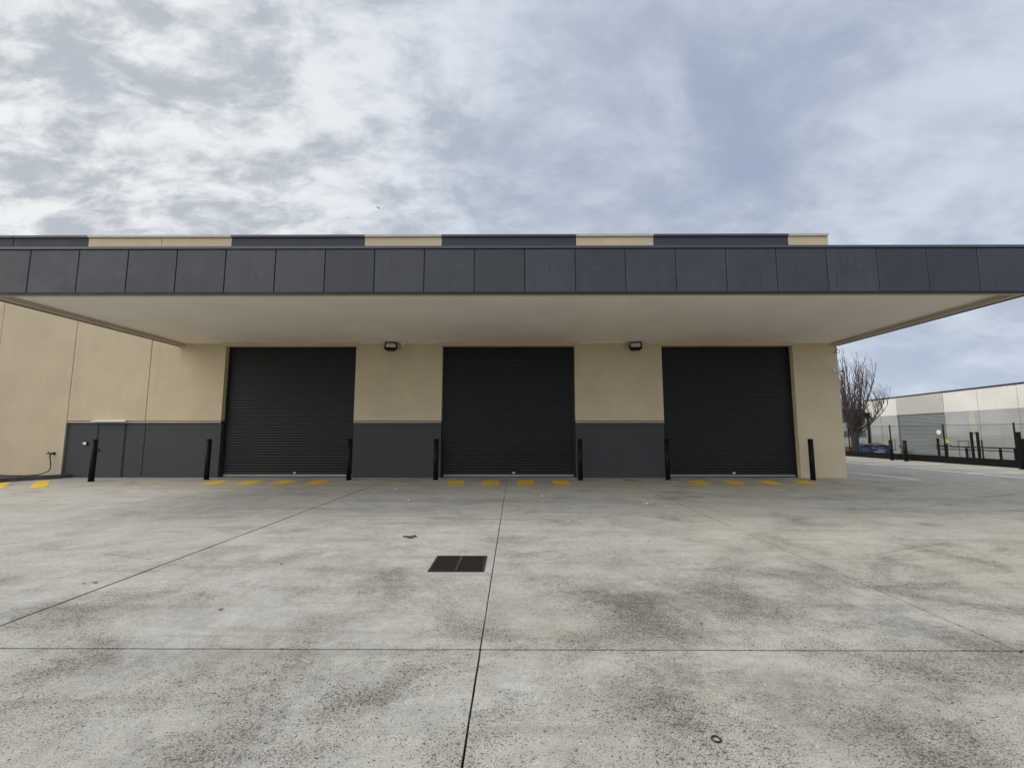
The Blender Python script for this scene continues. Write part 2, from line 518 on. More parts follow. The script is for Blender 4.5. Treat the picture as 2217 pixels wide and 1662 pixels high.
def paint(name, color, worn, under=(0.33, 0.32, 0.29)):
    m = bpy.data.materials.new(name)
    m.use_nodes = True
    t = m.node_tree
    b = t.nodes['Principled BSDF']
    geo = t.nodes.new('ShaderNodeNewGeometry')
    P = geo.outputs['Position']
    n = noise(t, P, 7, 9, 0.7, 0.3)
    c = mixc(t, mrange(t, noise(t, P, 1.3, 4), 0.3, 0.7), tuple(x * 0.85 for x in color), color)
    c = mixc(t, mrange(t, n, worn, worn + 0.14), c, under)
    c = mixc(t, mrange(t, noise(t, mapping(t, P, (4, 2, 0)), 2.2, 9, 0.72, 0.3), 0.48, 0.70, 0.0, 0.6), c, tuple(x * 0.45 for x in color))
    t.links.new(c, b.inputs['Base Color'])
    b.inputs['Roughness'].default_value = 0.75
    return m


YEL = paint('yellow_road_paint', (0.88, 0.55, 0.02), 0.60)
YELF = paint('faded_yellow_road_paint', (0.72, 0.50, 0.12), 0.54)
WHT = paint('white_road_paint', (0.88, 0.88, 0.86), 0.78)

# each fascia panel was painted and has weathered a little differently
_t = FASC.node_tree
_b = _t.nodes['Principled BSDF']
_src = _b.inputs['Base Color'].links[0].from_socket
_oi = _t.nodes.new('ShaderNodeObjectInfo')
_hs = _t.nodes.new('ShaderNodeHueSaturation')
_t.links.new(_src, _hs.inputs['Color'])
_t.links.new(mrange(_t, _oi.outputs['Random'], 0, 1, 0.84, 1.20, False), _hs.inputs['Value'])
_p = _t.nodes.new('ShaderNodeNewGeometry').outputs['Position']
_spz = _t.nodes.new('ShaderNodeSeparateXYZ')
_t.links.new(_p, _spz.inputs[0])
_run = noise(_t, mapping(_t, _p, scale=(7, 7, 0.7)), 2.0, 8, 0.7, 0.3)
_m = math_n(_t, 'MULTIPLY', mrange(_t, _run, 0.50, 0.70, 0, 0.6), mrange(_t, noise(_t, _p, 0.5, 3), 0.4, 0.6, 0.3, 1.0))
_c = mixc(_t, _m, _hs.outputs[0], (0.022, 0.024, 0.028))
_t.links.new(_c, _b.inputs['Base Color'])

# ------------------------------------------------------------------ ground
WY = 16.37     # face of the warehouse wall
g = MB()
g.poly([(-3000, -3000), (3000, -3000), (3000, 3000), (-3000, 3000)], -0.75)
tag(g.build('ground', ASPH), kind='structure')

rnd = random.Random(4)
XJ = [-34, -29.2, -25.1, -21.0, -16.9, -12.7, -8.52, -4.42, -0.262, 3.83, 7.98, 12.15, 16.2, 18.55]
YJ = [-14, -8.2, -2.3, 3.56, 9.42, 15.9, 22.0, 28.0, 34.0, 40.0, 46.0]


def jitter_edge(a, b, amt):
    a = Vector(a); b = Vector(b)
    L = (b - a).length
    n = max(2, int(L / 0.13))
    nrm = Vector((-(b - a).y, (b - a).x)).normalized()
    pts = []
    drift = 0.0
    for i in range(n):
        drift = drift * 0.7 + rnd.uniform(-amt, amt)
        p = a + (b - a) * (i / n)
        if i:
            p = p + nrm * drift
        pts.append(p)
    return pts


slab = MB()
for i in range(len(XJ) - 1):
    for j in range(len(YJ) - 1):
        x0, x1, y0, y1 = XJ[i], XJ[i + 1], YJ[j], YJ[j + 1]
        if y0 >= 15.9 and x1 <= 12.2:
            continue
        gx = {-4.42: 0.016, -0.262: 0.0058, 3.83: 0.016, 7.98: 0.009}
        a0 = gx.get(x0, 0.005)
        a1 = gx.get(x1, 0.005)
        b0 = b1 = 0.0085 if j in (2, 3) else 0.003
        if y1 == 9.42 or y0 == 9.42:
            if y1 == 9.42: b1 = 0.004
            else: b0 = 0.004
        yy1 = y1
        if y1 == 15.9 and x1 <= 12.2:
            yy1, b1 = WY + 0.28, 0
        close = (-9 < x0 < 9) and (-3 < y0 < 16)
        am = 0.0016 if close else 0.0001
        A, B, Cc, Dd = (x0 + a0, y0 + b0), (x1 - a1, y0 + b0), (x1 - a1, yy1 - b1), (x0 + a0, yy1 - b1)
        ring = jitter_edge(A, B, am) + jitter_edge(B, Cc, am * (1.6 if x1 == -4.42 else 1)) + \
            jitter_edge(Cc, Dd, am) + jitter_edge(Dd, A, am * (1.6 if x0 == -4.42 else 1))
        if x0 < -0.4 < x1 and y0 < 5.7 < y1:
            pass
        n = len(ring)
        o = len(slab.v)
        slab.add([(p[0], p[1], 0) for p in ring] + [(p[0], p[1], -0.05) for p in ring],
                 [tuple(range(n))] + [(k, k + n, (k + 1) % n + n, (k + 1) % n) for k in range(n)])
yard = slab.build('concrete_yard', CONC)
tag(yard, kind='structure')
jb = MB()
jb.box(-34, 18.6, -14, WY + 0.28, -0.74, -0.03)
jb.box(12.2, 18.6, WY + 0.28, 46, -0.74, -0.03)
tag(jb.build('yard_base', PITM), kind='structure')
bay = MB()
bay.box(18.56, 22.80, -14, 46, -0.74, 0.0)
tag(bay.build('parking_bays', BAYC), kind='structure')
kb = MB()
kb.box(22.81, 22.955, -14, 46, -0.74, 0.035)
tag(kb.build('kerb', LKERB), kind='structure')


# painted markings, 4 mm above the slab
def strip(mb, pts, w, z=0.004):
    for a, b in zip(pts[:-1], pts[1:]):
        a = Vector(a); b = Vector(b)
        n = Vector((-(b - a).y, (b - a).x)).normalized() * w / 2
        mb.poly([a - n, b - n, b + n, a + n], z)


ym = MB()
for q in ((-10.12, -9.56, -10.35, -9.80), (-9.00, -8.45, -9.18, -8.60), (-7.90, -7.34, -8.02, -7.45), (-6.78, -6.20, -6.90, -6.31),
          (-2.17, -1.61, -2.26, -1.69), (-1.05, -0.48, -1.07, -0.50), (0.09, 0.65, 0.10, 0.67), (1.25, 1.80, 1.29, 1.86),
          (5.73, 6.24, 5.95, 6.47), (6.90, 7.41, 7.13, 7.66), (8.08, 8.60, 8.33, 8.86), (9.22, 9.75, 9.50, 10.03)):
    ym.poly([(q[0], 14.2), (q[1], 14.2), (q[3], 15.45), (q[2], 15.45)], 0.005)
ym.poly([(-14.48, 13.28), (-14.22, 13.52), (-16.10, 15.42), (-16.36, 15.20)], 0.005)
ym.poly([(-15.32, 12.75), (-15.05, 13.02), (-16.82, 14.86), (-17.05, 14.62)], 0.005)
ym.poly([(-16.15, 12.1), (-15.9, 12.3), (-17.0, 13.5), (-17.1, 13.1)], 0.005)
tag(ym.build('yellow_hatch_marking', YEL), kind='structure')
yl = MB()
curve = [(-17.4, 9.6), (-16.4, 11.2), (-15.55, 12.3), (-14.95, 13.0), (-14.4, 13.55), (-13.9, 13.93), (-13.3, 14.12), (-12.6, 14.19),
         (-10.9, 14.2), (-6, 14.19), (-2, 14.16), (2, 14.15), (6, 14.16), (9, 14.18), (11.85, 14.2)]
strip(yl, curve, 0.10)
for x in (-12.4, -4.15, 3.85, 11.15):
    yl.poly([(x - 0.34, 14.82), (x + 0.26, 14.86), (x + 0.32, 15.06), (x - 0.22, 15.02)], 0.004)
tag(yl.build('yellow_line_marking', YELF), kind='structure')
wl = MB()
strip(wl, [(18.52, 46), (18.52, 8)], 0.22)
for k in range(-3, 9):
    yb = 18.45 + 2.55 * k
    strip(wl, [(18.58, yb), (22.7, yb + 0.05)], 0.19, 0.005)
strip(wl, [(13.86, 24.0), (13.86, 21.0), (14.0, 18.4), (14.17, 15.62)], 0.15)
strip(wl, [(12.3, 15.78), (14.1, 15.70)], 0.10, 0.005)
tag(wl.build('white_line_marking', WHT), kind='structure')

# hairline cracks and a sealed chip in the slab
ck = MB()
rc = random.Random(5)


def crack(p, q, w0, wob):
    p = Vector(p); q = Vector(q)
    n = max(6, int((q - p).length / 0.09))
    nr_ = Vector((-(q - p).y, (q - p).x)).normalized()
    o_ = 0.0
    pts_ = []
    for k in range(n + 1):
        o_ = o_ * 0.9 + rc.uniform(-wob, wob)
        pts_.append(p + (q - p) * k / n + nr_ * o_)
    for a, b in zip(pts_[:-1], pts_[1:]):
        ww = w0 * rc.uniform(0.4, 1.3) / 2
        d = (b - a).normalized()
        n2 = Vector((-d.y, d.x)) * ww
        ck.poly([a - n2, b - n2, b + n2, a + n2], 0.0025)


crack((-1.2, 10.95), (1.4, 10.72), 0.014, 0.02)
crack((1.6, 10.75), (3.7, 10.35), 0.012, 0.02)
crack((-0.34, 5.42), (-0.22, 5.22), 0.005, 0.004)
crack((-3.6, 9.55), (-1.7, 10.1), 0.008, 0.02)
crack((-5.6, 6.2), (-4.75, 5.9), 0.006, 0.015)
crack((4.9, 6.2), (6.6, 6.9), 0.007, 0.02)
tag(ck.build('concrete_cracks', PITM), kind='structure')

# garden kerb on the left
gk = MB()
kp = [(-16.36, 16.36), (-16.40, 16.05), (-16.58, 15.68), (-16.86, 15.36), (-17.03, 15.0), (-17.12, 14.7), (-17.2, 14.0), (-17.35, 12.5), (-17.6, 10), (-18, 6), (-18, -10)]
for i in range(len(kp) - 1):
    a = Vector(kp[i]); b = Vector(kp[i + 1])
    def off(k):
        p0 = Vector(kp[max(k - 1, 0)]); p1 = Vector(kp[min(k + 1, len(kp) - 1)])
        d = (p1 - p0).normalized()
        return Vector((d.y, -d.x)) * -0.15 if d.y > 0 else Vector((d.y, -d.x)) * 0.15
    oa, ob = off(i), off(i + 1)
    oa = Vector((-abs(oa.x), -0.0 if i == 0 else oa.y)); ob = Vector((-abs(ob.x), ob.y))
    h = 0.14
    gk.add([(a.x, a.y, 0), (b.x, b.y, 0), (b.x + ob.x, b.y + ob.y, 0), (a.x + oa.x, a.y + oa.y, 0),
            (a.x - .012, a.y, h), (b.x - .012, b.y, h), (b.x + ob.x, b.y + ob.y, h), (a.x + oa.x, a.y + oa.y, h)],
           [(0, 1, 5, 4), (4, 5, 6, 7), (3, 7, 6, 2), (0, 4, 7, 3), (1, 2, 6, 5)])
tag(gk.build('garden_kerb', KERBM), kind='structure')
gs = MB()
gs.poly([(-16.5, 16.36), (-16.7, 15.75), (-17.1, 15.2), (-17.3, 14.0), (-17.7, 10), (-18.1, 6), (-18.1, -10), (-34, -10), (-34, 16.36)], 0.09)
tag(gs.build('garden_bed', SOIL), kind='structure')

# ------------------------------------------------------------------ warehouse
wh = empty('warehouse', (0, WY, 0))
tag(wh, 'beige and charcoal warehouse with three dark roller doors under a wide slate-fronted canopy', 'warehouse')


def part(mb, name, m, parent=None, world=True):
    par = parent if parent is not None else wh
    o = mb.build(name, m, None)
    o.parent = par
    # keep world placement
    base = Vector((0, 0, 0))
    p = par
    while p is not None:
        base += p.location
        p = p.parent
    o.location = -base
    return o


DO = [(-10.95, -5.99), (-2.72, 2.28), (5.56, 10.49)]   # openings
ZD = 4.91      # opening height
TH = 0.20
RIGHT = 12.17
w = MB()
cch = 0.008
zdado = 2.085
DY = 0.046     # dado sits back
# left bays, full height beige
w.panel(-34, -19.635, 0, 8.0, WY, WY + TH, 0.008)
w.panel(-19.615, -16.74, 0, 8.0, WY, WY + TH, 0.010, (0, 1, 0, 0))
w.panel(-16.72, -13.80, zdado, 8.0, WY, WY + TH, cch, (1, 1, 1, 0))
w.panel(-13.78, -10.95, zdado, 8.0, WY, WY + TH, cch, (1, 0, 1, 0))
# piers between the doors
w.panel(-5.99, -2.72, zdado, 8.0, WY, WY + TH, cch, (0, 0, 1, 0))
w.panel(2.28, 5.56, zdado, 8.0, WY, WY + TH, cch, (0, 0, 1, 0))
w.panel(10.49, RIGHT, 0, 8.0, WY, WY + TH, 0.012, (0, 1, 0, 0))
for a, b in DO:
    w.panel(a, b, ZD, 8.0, WY, WY + TH, 0.004, (0, 0, 1, 0))
# reveals of the wall beside the doors continue behind, side and rear walls
w.box(RIGHT - 0.2, RIGHT, WY + TH + 0.001, 44, 0, 9.0)
w.box(-34, RIGHT, 44.001, 44.2, 0, 9.0)
part(w, 'wall', BEIGE)
for a_, b_ in ((-16.72, -13.80), (-13.78, -10.95), (-5.99, -2.72), (2.28, 5.56)):
    dd = MB()
    dd.panel(a_, b_, 0, 1.999, WY + DY, WY + TH, 0.006)
    part(dd, 'dado_panel', DADO)
    dd = MB()
    dd.add([(a_, WY + 0.03, 2.068), (b_, WY + 0.03, 2.068), (b_, WY - 0.028, 2.040), (a_, WY - 0.028, 2.040),
            (a_, WY + 0.03, 2.0), (b_, WY + 0.03, 2.0), (b_, WY - 0.028, 2.022), (a_, WY - 0.028, 2.022)],
           [(0, 3, 2, 1), (3, 7, 6, 2), (7, 4, 5, 6), (0, 4, 7, 3), (1, 2, 6, 5)])
    if a_ == -16.72:
        dd.box(-16.765, -16.722, WY - 0.022, WY - 0.001, 0.1, 2.05)
    part(dd, 'ledge', CAPL)
for a_, b_, h_ in ((-34, -10.96, 9.0), (-5.98, -2.73, 4.9), (2.29, 5.55, 4.9)):
    bk = MB()   # dark joint backing
    bk.box(a_, b_, WY + TH + 0.002, WY + TH + 0.05, 0, h_)
    part(bk, 'joint_backing', BLACKTRIM)
rf = MB()
rf.box(-34, RIGHT - 0.21, WY + TH + 0.06, 43.9, 8.3, 8.5)
part(rf, 'roof', CAPD)

# parapet panels with their cappings
PP = [(-34, -19.63, 1), (-19.60, -16.67, 1), (-16.65, -13.78, 0), (-13.765, -11.035, 0), (-11.03, -5.825, 1), (-5.82, -2.825, 0),
      (-2.82, 2.405, 1), (2.41, 5.405, 0), (5.41, 10.625, 1), (10.63, RIGHT, 0)]
for a, b, dk in PP:
    m = MB()
    proud = 0.0 if dk else 0.006
    m.panel(a, b, 8.001, 9.24, WY - proud, WY + TH, 0.006, (1, 1, 0, 0))
    o = part(m, 'parapet_panel', PARA if dk else BEIGE)
    cp = MB()
    cp.box(a, b, WY - 0.045 - proud, WY + TH + 0.04, 9.242, 9.30)
    cp.box(a, b, WY - 0.065 - proud, WY - 0.0455 - proud, 9.215, 9.302)
    k = cp.build('capping', CAPD if dk else CAPL, None)
    k.parent = o


# roller doors
def shutter(a, b, top, pitch, y, depth, hb):
    m = MB()
    prof = []
    z = hb
    N = int(round((top - hb) / pitch))
    pz = (top - hb) / N
    for k in range(N):
        z0 = hb + k * pz
        for fz, fy in ((0.0, 1.0), (0.10, 0.55), (0.22, 0.12), (0.40, 0.0), (0.62, 0.0), (0.80, 0.12), (0.91, 0.55)):
            prof.append((z0 + fz * pz, y + fy * depth))
    prof.append((top, y + depth))
    vs = []
    for zz, yy in prof:
        vs += [(a, yy, zz), (b, yy, zz)]
    fs = [(2 * i, 2 * i + 1, 2 * i + 3, 2 * i + 2) for i in range(len(prof) - 1)]
    m.add(vs, fs, False)
    m.add([(a, y + depth + .01, hb), (b, y + depth + .01, hb), (b, y + depth + .01, top), (a, y + depth + .01, top)], [(0, 3, 2, 1)])
    return m


locks = (-8.19, -0.02, 8.15)
for di, (a, b) in enumerate(DO):
    m = shutter(a + 0.05, b - 0.05, ZD + 0.05, 0.101, WY + TH + 0.030, 0.019, 0.10)
    o = part(m, 'roller_door', SHUT)
    for x in (a, b - 0.07):
        q = MB()
        q.box(x, x + 0.07, WY + TH + 0.004, WY + TH + 0.075, 0.0, ZD)
        q.build('guide_rail', SHUT).parent = o
    q = MB()
    q.box(a + 0.071, b - 0.071, WY + TH + 0.018, WY + TH + 0.062, 0.035, 0.098)
    q.build('bottom_rail', GALV).parent = o
    q = MB()
    q.box(a + 0.071, b - 0.071, WY + TH + 0.024, WY + TH + 0.058, 0.006, 0.034)
    q.build('bottom_seal', RUBBER).parent = o
    q = MB()
    lx = locks[di]
    q.box(lx - 0.045, lx + 0.045, WY + TH + 0.000, WY + TH + 0.034, 0.135, 0.185)
    q.tube([(lx, WY + TH + 0.0, 0.16), (lx, WY + TH - 0.02, 0.16)], 0.018, 8)
    q.build('lock', WHITE).parent = o
    q = MB()
    q.panel(a - 0.135, b + 0.13, ZD - 0.004, 5.027, WY - 0.055, WY - 0.001, 0.006)
    q.build('lintel_flashing', BEIGE).parent = o
    q = MB()
    q.box(a, b, WY - 0.3, WY + 0.6, -0.01, 0.0015)
    # steel threshold angle
    q = MB()
    q.box(a + 0.002, b - 0.002, WY + TH - 0.01, WY + TH + 0.12, -0.02, 0.0055)
    q.build('threshold', GALV if False else KERBM).parent = o
    # dark interior closing box behind the curtain
    q = MB()
    q.box(a - 0.02, b + 0.02, WY + TH + 0.12, WY + TH + 0.16, -0.02, ZD + 0.25)
    q.build('backing', BLACKTRIM).parent = o

# personnel door in the dado
pd = MB()
pd.panel(-15.535, -14.56, 0.012, 1.985, WY + DY - 0.010, WY + DY - 0.001, 0.004)
po = part(pd, 'personnel_door', DADO)
q = MB()
for x in (-15.575, -14.555):
    q.box(x, x + 0.035, WY + DY - 0.022, WY + DY - 0.0005, 0, 2.02)
q.box(-15.54, -14.555, WY + DY - 0.022, WY + DY - 0.0005, 1.99, 2.02)
q.build('door_frame', BLACKTRIM).parent = po
q = MB()
q.tube([(-15.45, WY + DY - 0.012, 1.0), (-15.45, WY + DY - 0.07, 1.0), (-15.33, WY + DY - 0.075, 1.0)], 0.010, 6)
q.box(-15.475, -15.425, WY + DY - 0.018, WY + DY - 0.0105, 0.93, 1.06)
q.build('door_handle', BLACKP).parent = po
q = MB()
q.add([(-15.62, WY - 0.001, 2.115), (-14.50, WY - 0.001, 2.115), (-14.50, WY - 0.001, 2.09), (-15.62, WY - 0.001, 2.09),
       (-15.70, WY - 0.13, 2.075), (-14.42, WY - 0.13, 2.075), (-14.42, WY - 0.13, 2.045), (-15.70, WY - 0.13, 2.045)],
      [(0, 4, 5, 1), (4, 7, 6, 5), (3, 2, 6, 7), (0, 3, 7, 4), (1, 5, 6, 2), (0, 1, 2, 3)])
q.build('door_hood', WHITE).parent = po

# canopy
CF = 10.03
CL, CR = -12.77, 12.22
ZB, ZS, ZT = 4.89, 5.03, 5.99
cn = MB()
IL, IR = -12.53, 11.96
cn.box(IL, IR, CF + 0.24, WY - 0.002, ZS, ZS + 0.03)        # soffit sheet
can = part(cn, 'canopy', SOFF)
tag(can, 'wide flat canopy with cream soffit and slate fascia panels')
q = MB()      # perimeter beam, painted like the soffit on its inner face and underside
q.box(CL + 0.05, IL - 0.001, CF + 0.05, WY - 0.002, ZB + 0.02, ZT - 0.02)
q.box(IR + 0.001, CR - 0.05, CF + 0.05, WY - 0.002, ZB + 0.02, ZT - 0.02)
q.box(IL, IR, CF + 0.05, CF + 0.239, ZB + 0.02, ZT - 0.02)
q.build('edge_beam', EDGEB).parent = can
q = MB()
q.box(IL + 0.0, IR, WY - 0.03, WY - 0.0025, ZS - 0.018, ZS - 0.0005)
q.box(IL + 0.0, IL + 0.02, CF + 0.26, WY - 0.031, ZS - 0.012, ZS - 0.0005)
q.box(IR - 0.02, IR, CF + 0.26, WY - 0.031, ZS - 0.012, ZS - 0.0005)
q.build('soffit_trim', SOFF).parent = can
q = MB()
q.box(CL + 0.06, CR - 0.06, CF + 0.06, WY - 0.003, ZT - 0.018, ZT + 0.004)
q.build('canopy_roof', CAPD).parent = can
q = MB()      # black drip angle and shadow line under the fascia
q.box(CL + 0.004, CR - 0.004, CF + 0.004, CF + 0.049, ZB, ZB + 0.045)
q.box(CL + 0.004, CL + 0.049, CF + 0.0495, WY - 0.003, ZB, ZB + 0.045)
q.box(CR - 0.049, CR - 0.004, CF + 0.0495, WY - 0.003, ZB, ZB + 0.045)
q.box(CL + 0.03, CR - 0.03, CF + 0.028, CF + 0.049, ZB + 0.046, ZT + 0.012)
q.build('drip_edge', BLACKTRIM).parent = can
FJ = [CL, -11.565, -10.395, -9.215, -8.045, -6.875, -5.685, -4.50, -3.32, -2.135, -0.945, 0.255, 1.45, 2.635, 3.83, 5.015,
      6.205, 7.395, 8.585, 9.76, 10.95, CR]
rp = random.Random(8)
for a, b in zip(FJ[:-1], FJ[1:]):
    q = MB()
    yo = rp.uniform(0, 0.0022)
    g1 = 0.0 if a == CL else 0.009
    g2 = 0.0 if b == CR else 0.009
    q.panel(a + g1, b - g2, ZB + 0.048, ZT - 0.004, CF + yo, CF + 0.027, 0.008)
    q.build('fascia_panel', FASC).parent = can
yy = CF + 0.03
while yy < WY - 0.1:
    y2 = min(yy + 1.19, WY - 0.01)
    for xa, xb in ((CL, CL + 0.049), (CR - 0.049, CR)):
        q = MB()
        q.box(xa, xb, yy + 0.02, y2, ZB + 0.048, ZT - 0.004)
        q.build('fascia_panel', FASC).parent = can
    yy = y2
q = MB()
q.box(CL - 0.02, CR + 0.02, CF - 0.022, CF + 0.16, ZT + 0.013, ZT + 0.072)
q.box(CL - 0.02, CL + 0.16, CF + 0.161, WY - 0.004, ZT + 0.013, ZT + 0.072)
q.box(CR - 0.16, CR + 0.02, CF + 0.161, WY - 0.004, ZT + 0.013, ZT + 0.072)
q.build('canopy_capping', CAPD).parent = can
# every canopy child was built in world coordinates
for o in [x for x in C.objects if x.parent == can]:
    o.location = (0, 0, 0)

# ------------------------------------------------------------------ bollards
def bollard(x, y, h, r, label, group):
    e = empty('bollard', (x, y, 0))
    m = MB()
    m.tube([(0, 0, 0), (0, 0, h - 0.05)], r, 20)
    m.tube([(0, 0, 0), (0, 0, 0.012)], r + 0.012, 20)
    m.build('post', BLACKP, e)
    m = MB()
    m.tube([(0, 0, h - 0.049), (0, 0, h - 0.022), (0, 0, h - 0.008), (0, 0, h)], [r + 0.003, r + 0.003, r * 0.85, r * 0.45], 20)
    m.build('cap', BLACKP, e)
    tag(e, label, 'bollard', group)
    return e


b0 = bollard(-14.36, 15.08, 1.43, 0.083, 'black bollard standing alone in front of the charcoal personnel door, leftmost of all', 'black bollards guarding the roller doors')
for x, y, lab in ((-10.84, 15.66, 'black bollard at the left edge of the left roller door'),
                  (-5.80, 15.60, 'black bollard at the right edge of the left roller door'),
                  (-2.77, 15.70, 'black bollard at the left edge of the middle roller door'),
                  (2.31, 15.60, 'black bollard at the right edge of the middle roller door'),
                  (5.40, 15.72, 'black bollard at the left edge of the right roller door, litter by its foot'),
                  (10.47, 15.70, 'black bollard in front of the beige wall right of the right roller door')):
    c = copy_tree(b0)
    c.location = (x, y, 0)
    c['label'] = lab
b1 = bollard(22.55, 26.65, 1.2, 0.095, 'black bollard before the fence, nearer the bare tree, left of its twin', 'bollards in front of the chain-link fence')
c = copy_tree(b1)
c.location = (22.60, 25.75, 0)
c['label'] = 'black bollard before the fence, beside the grey roller door, right of its twin'

# ------------------------------------------------------------------ wall fittings
def floodlight(x, label, turn, sens_side):
    e = empty('floodlight', (x, WY - 0.002, 4.80))
    T = Matrix.Rotation(rad(turn), 4, 'Z') @ Matrix.Translation((0, -0.26, 0.03)) @ Matrix.Rotation(rad(-38), 4, 'X')
    m = MB()
    # tapered housing
    fw, bw = 0.225, 0.15
    vs = [(-fw, -0.07, -0.17), (fw, -0.07, -0.17), (fw, -0.07, 0.17), (-fw, -0.07, 0.17),
          (-fw, -0.03, -0.17), (fw, -0.03, -0.17), (fw, -0.03, 0.17), (-fw, -0.03, 0.17),
          (-bw, 0.10, -0.10), (bw, 0.10, -0.10), (bw, 0.10, 0.10), (-bw, 0.10, 0.10)]
    m.add([T @ Vector(v) for v in vs], [(0, 1, 2, 3)[::-1], (0, 4, 5, 1), (1, 5, 6, 2), (2, 6, 7, 3), (3, 7, 4, 0),
                                       (4, 8, 9, 5), (5, 9, 10, 6), (6, 10, 11, 7), (7, 11, 8, 4), (8, 11, 10, 9)])
    for k in range(7):
        zz = -0.09 + 0.03 * k
        m.box(-bw, bw, 0.1005, 0.13, zz - 0.004, zz + 0.004, T)
    m.build('housing', BLACKP, e)
    m = MB()
    for (a, b, c2, d2) in ((-fw, fw, -0.17, -0.12), (-fw, fw, 0.12, 0.17), (-fw, -fw + 0.05, -0.119, 0.119), (fw - 0.05, fw, -0.119, 0.119)):
        m.box(a, b, -0.085, -0.0705, c2, d2, T)
    m.build('bezel', BLACKP, e)
    m = MB()
    m.box(-fw + 0.052, fw - 0.052, -0.076, -0.0705, -0.118, 0.118, T)
    m.build('lens', GLASS, e)
    m = MB()
    m.tube([T @ Vector((-fw - 0.012, 0, 0)), (-0.20, -0.02, 0.0), (-0.20, 0, 0.0)], 0.012, 6)
    m.tube([T @ Vector((fw + 0.012, 0, 0)), (0.20, -0.02, 0.0), (0.20, 0, 0.0)], 0.012, 6)
    m.box(-0.22, 0.22, -0.012, 0.0, -0.02, 0.02)
    m.build('bracket', BLACKP, e)
    tag(e, label, 'floodlight', 'floodlights under the canopy')
    return e


floodlight(-4.66, 'black floodlight turned left, under the canopy between the left and middle roller doors', 12, 1)
floodlight(4.58, 'black floodlight turned right, under the canopy between the middle and right roller doors', -14, -1)
e = empty('motion_sensor', (-4.18, WY - 0.15, 5.01))
m = MB()
m.box(-0.075, 0.075, -0.05, 0.05, -0.055, 0.008)
m.build('sensor_base', WHITE, e)
m = MB()
m.tube([(0, -0.02, -0.056), (0, -0.03, -0.09), (0, -0.03, -0.12)], [0.035, 0.038, 0.022], 12)
m.build('sensor_head', WHITE, e)
tag(e, 'small pale motion sensor under the soffit right of the left floodlight', 'sensor')
e = empty('junction_box', (4.25, WY - 0.15, 5.0))
m = MB(); m.box(-0.075, 0.075, -0.05, 0.05, -0.05, 0.028); m.build('box_body', EDGEB, e)
m = MB(); m.box(-0.08, 0.08, -0.055, -0.0505, -0.055, 0.02); m.build('box_lid', EDGEB, e)
tag(e, 'small taupe junction box under the soffit left of the right floodlight', 'junction box')

e = empty('security_camera', (12.0, WY - 0.002, 3.95))
m = MB()
m.tube([(0, 0, 0), (0, -0.02, 0), (0, -0.05, 0)], [0.075, 0.075, 0.055], 14)
m.build('mount', WHITE, e)
m = MB()
m.tube([(0, -0.04, 0), (0.06, -0.10, -0.02)], [0.02, 0.02], 8)
m.tube([(0.0, -0.10, -0.02), (0.06, -0.11, -0.025), (0.13, -0.12, -0.03)], [0.045, 0.06, 0.058], 12)
m.build('camera_body', WHITE, e)
m = MB()
m.tube([(0.131, -0.12, -0.03), (0.24, -0.135, -0.045)], [0.038, 0.03], 12)
m.build('lens_hood', BLACKP, e)
tag(e, 'small white security camera with dark lens at the right end of the beige wall', 'camera')

m = MB()
pts = []
for k in range(15):
    a = k / 14 * math.pi * 2
    pts.append((12.17 + 0.07 * math.sin(a) + 0.01, WY - 0.03 + 0.01 * k / 14, 4.73 - 0.11 * (1 - math.cos(a)) / 2 * 1.2 + 0.02))
pts = [(12.10, WY - 0.02, 4.88)] + pts + [(12.02, WY - 0.015, 4.60)]
m.tube(pts, 0.009, 6)
tag(m.build('loose_cable', RUBBER), 'looped black cable hanging at the top right corner of the beige wall', 'cable')

e = empty('switch_box', (-15.96, WY + DY - 0.001, 1.25))
m = MB(); m.box(-0.075, 0.075, -0.05, 0, -0.06, 0.06); m.build('back_box', BLACKP, e)
m = MB(); m.box(-0.062, 0.062, -0.062, -0.0505, -0.045, 0.045); m.build('face_plate', WHITE, e)
tag(e, 'small white switch box on the charcoal dado left of the personnel door', 'switch box')

e = empty('garden_tap', (-17.06, WY - 0.002, 0.88))
m = MB()
m.tube([(0, 0, 0), (0, -0.012, 0)], 0.055, 12)
m.tube([(0, -0.01, 0), (0, -0.10, 0), (-0.01, -0.13, -0.02), (-0.01, -0.135, -0.09)], [0.022, 0.022, 0.024, 0.02], 8)
m.build('tap_body', BLACKP, e)
m = MB()
m.tube([(0, -0.07, 0.02), (-0.09, -0.09, 0.01), (-0.20, -0.10, -0.02)], [0.014, 0.013, 0.016], 6)
m.tube([(-0.12, -0.095, 0.0), (-0.13, -0.10, 0.07)], [0.014, 0.018], 6)
m.build('tap_handle', BLACKP, e)
tag(e, 'black garden tap on the beige wall just left of the charcoal dado', 'tap')
m = MB()
hp = [(-17.07, WY - 0.137, 0.79), (-17.055, WY - 0.13, 0.66), (-17.03, WY - 0.12, 0.52), (-17.025, WY - 0.11, 0.40), (-17.05, WY - 0.12, 0.29), (-17.13, WY - 0.14, 0.21),
      (-17.25, WY - 0.18, 0.155), (-17.40, WY - 0.26, 0.12), (-17.7, WY - 0.4, 0.108), (-18.1, WY - 0.42, 0.108), (-18.6, WY - 0.25, 0.108), (-19.3, WY - 0.3, 0.108)]
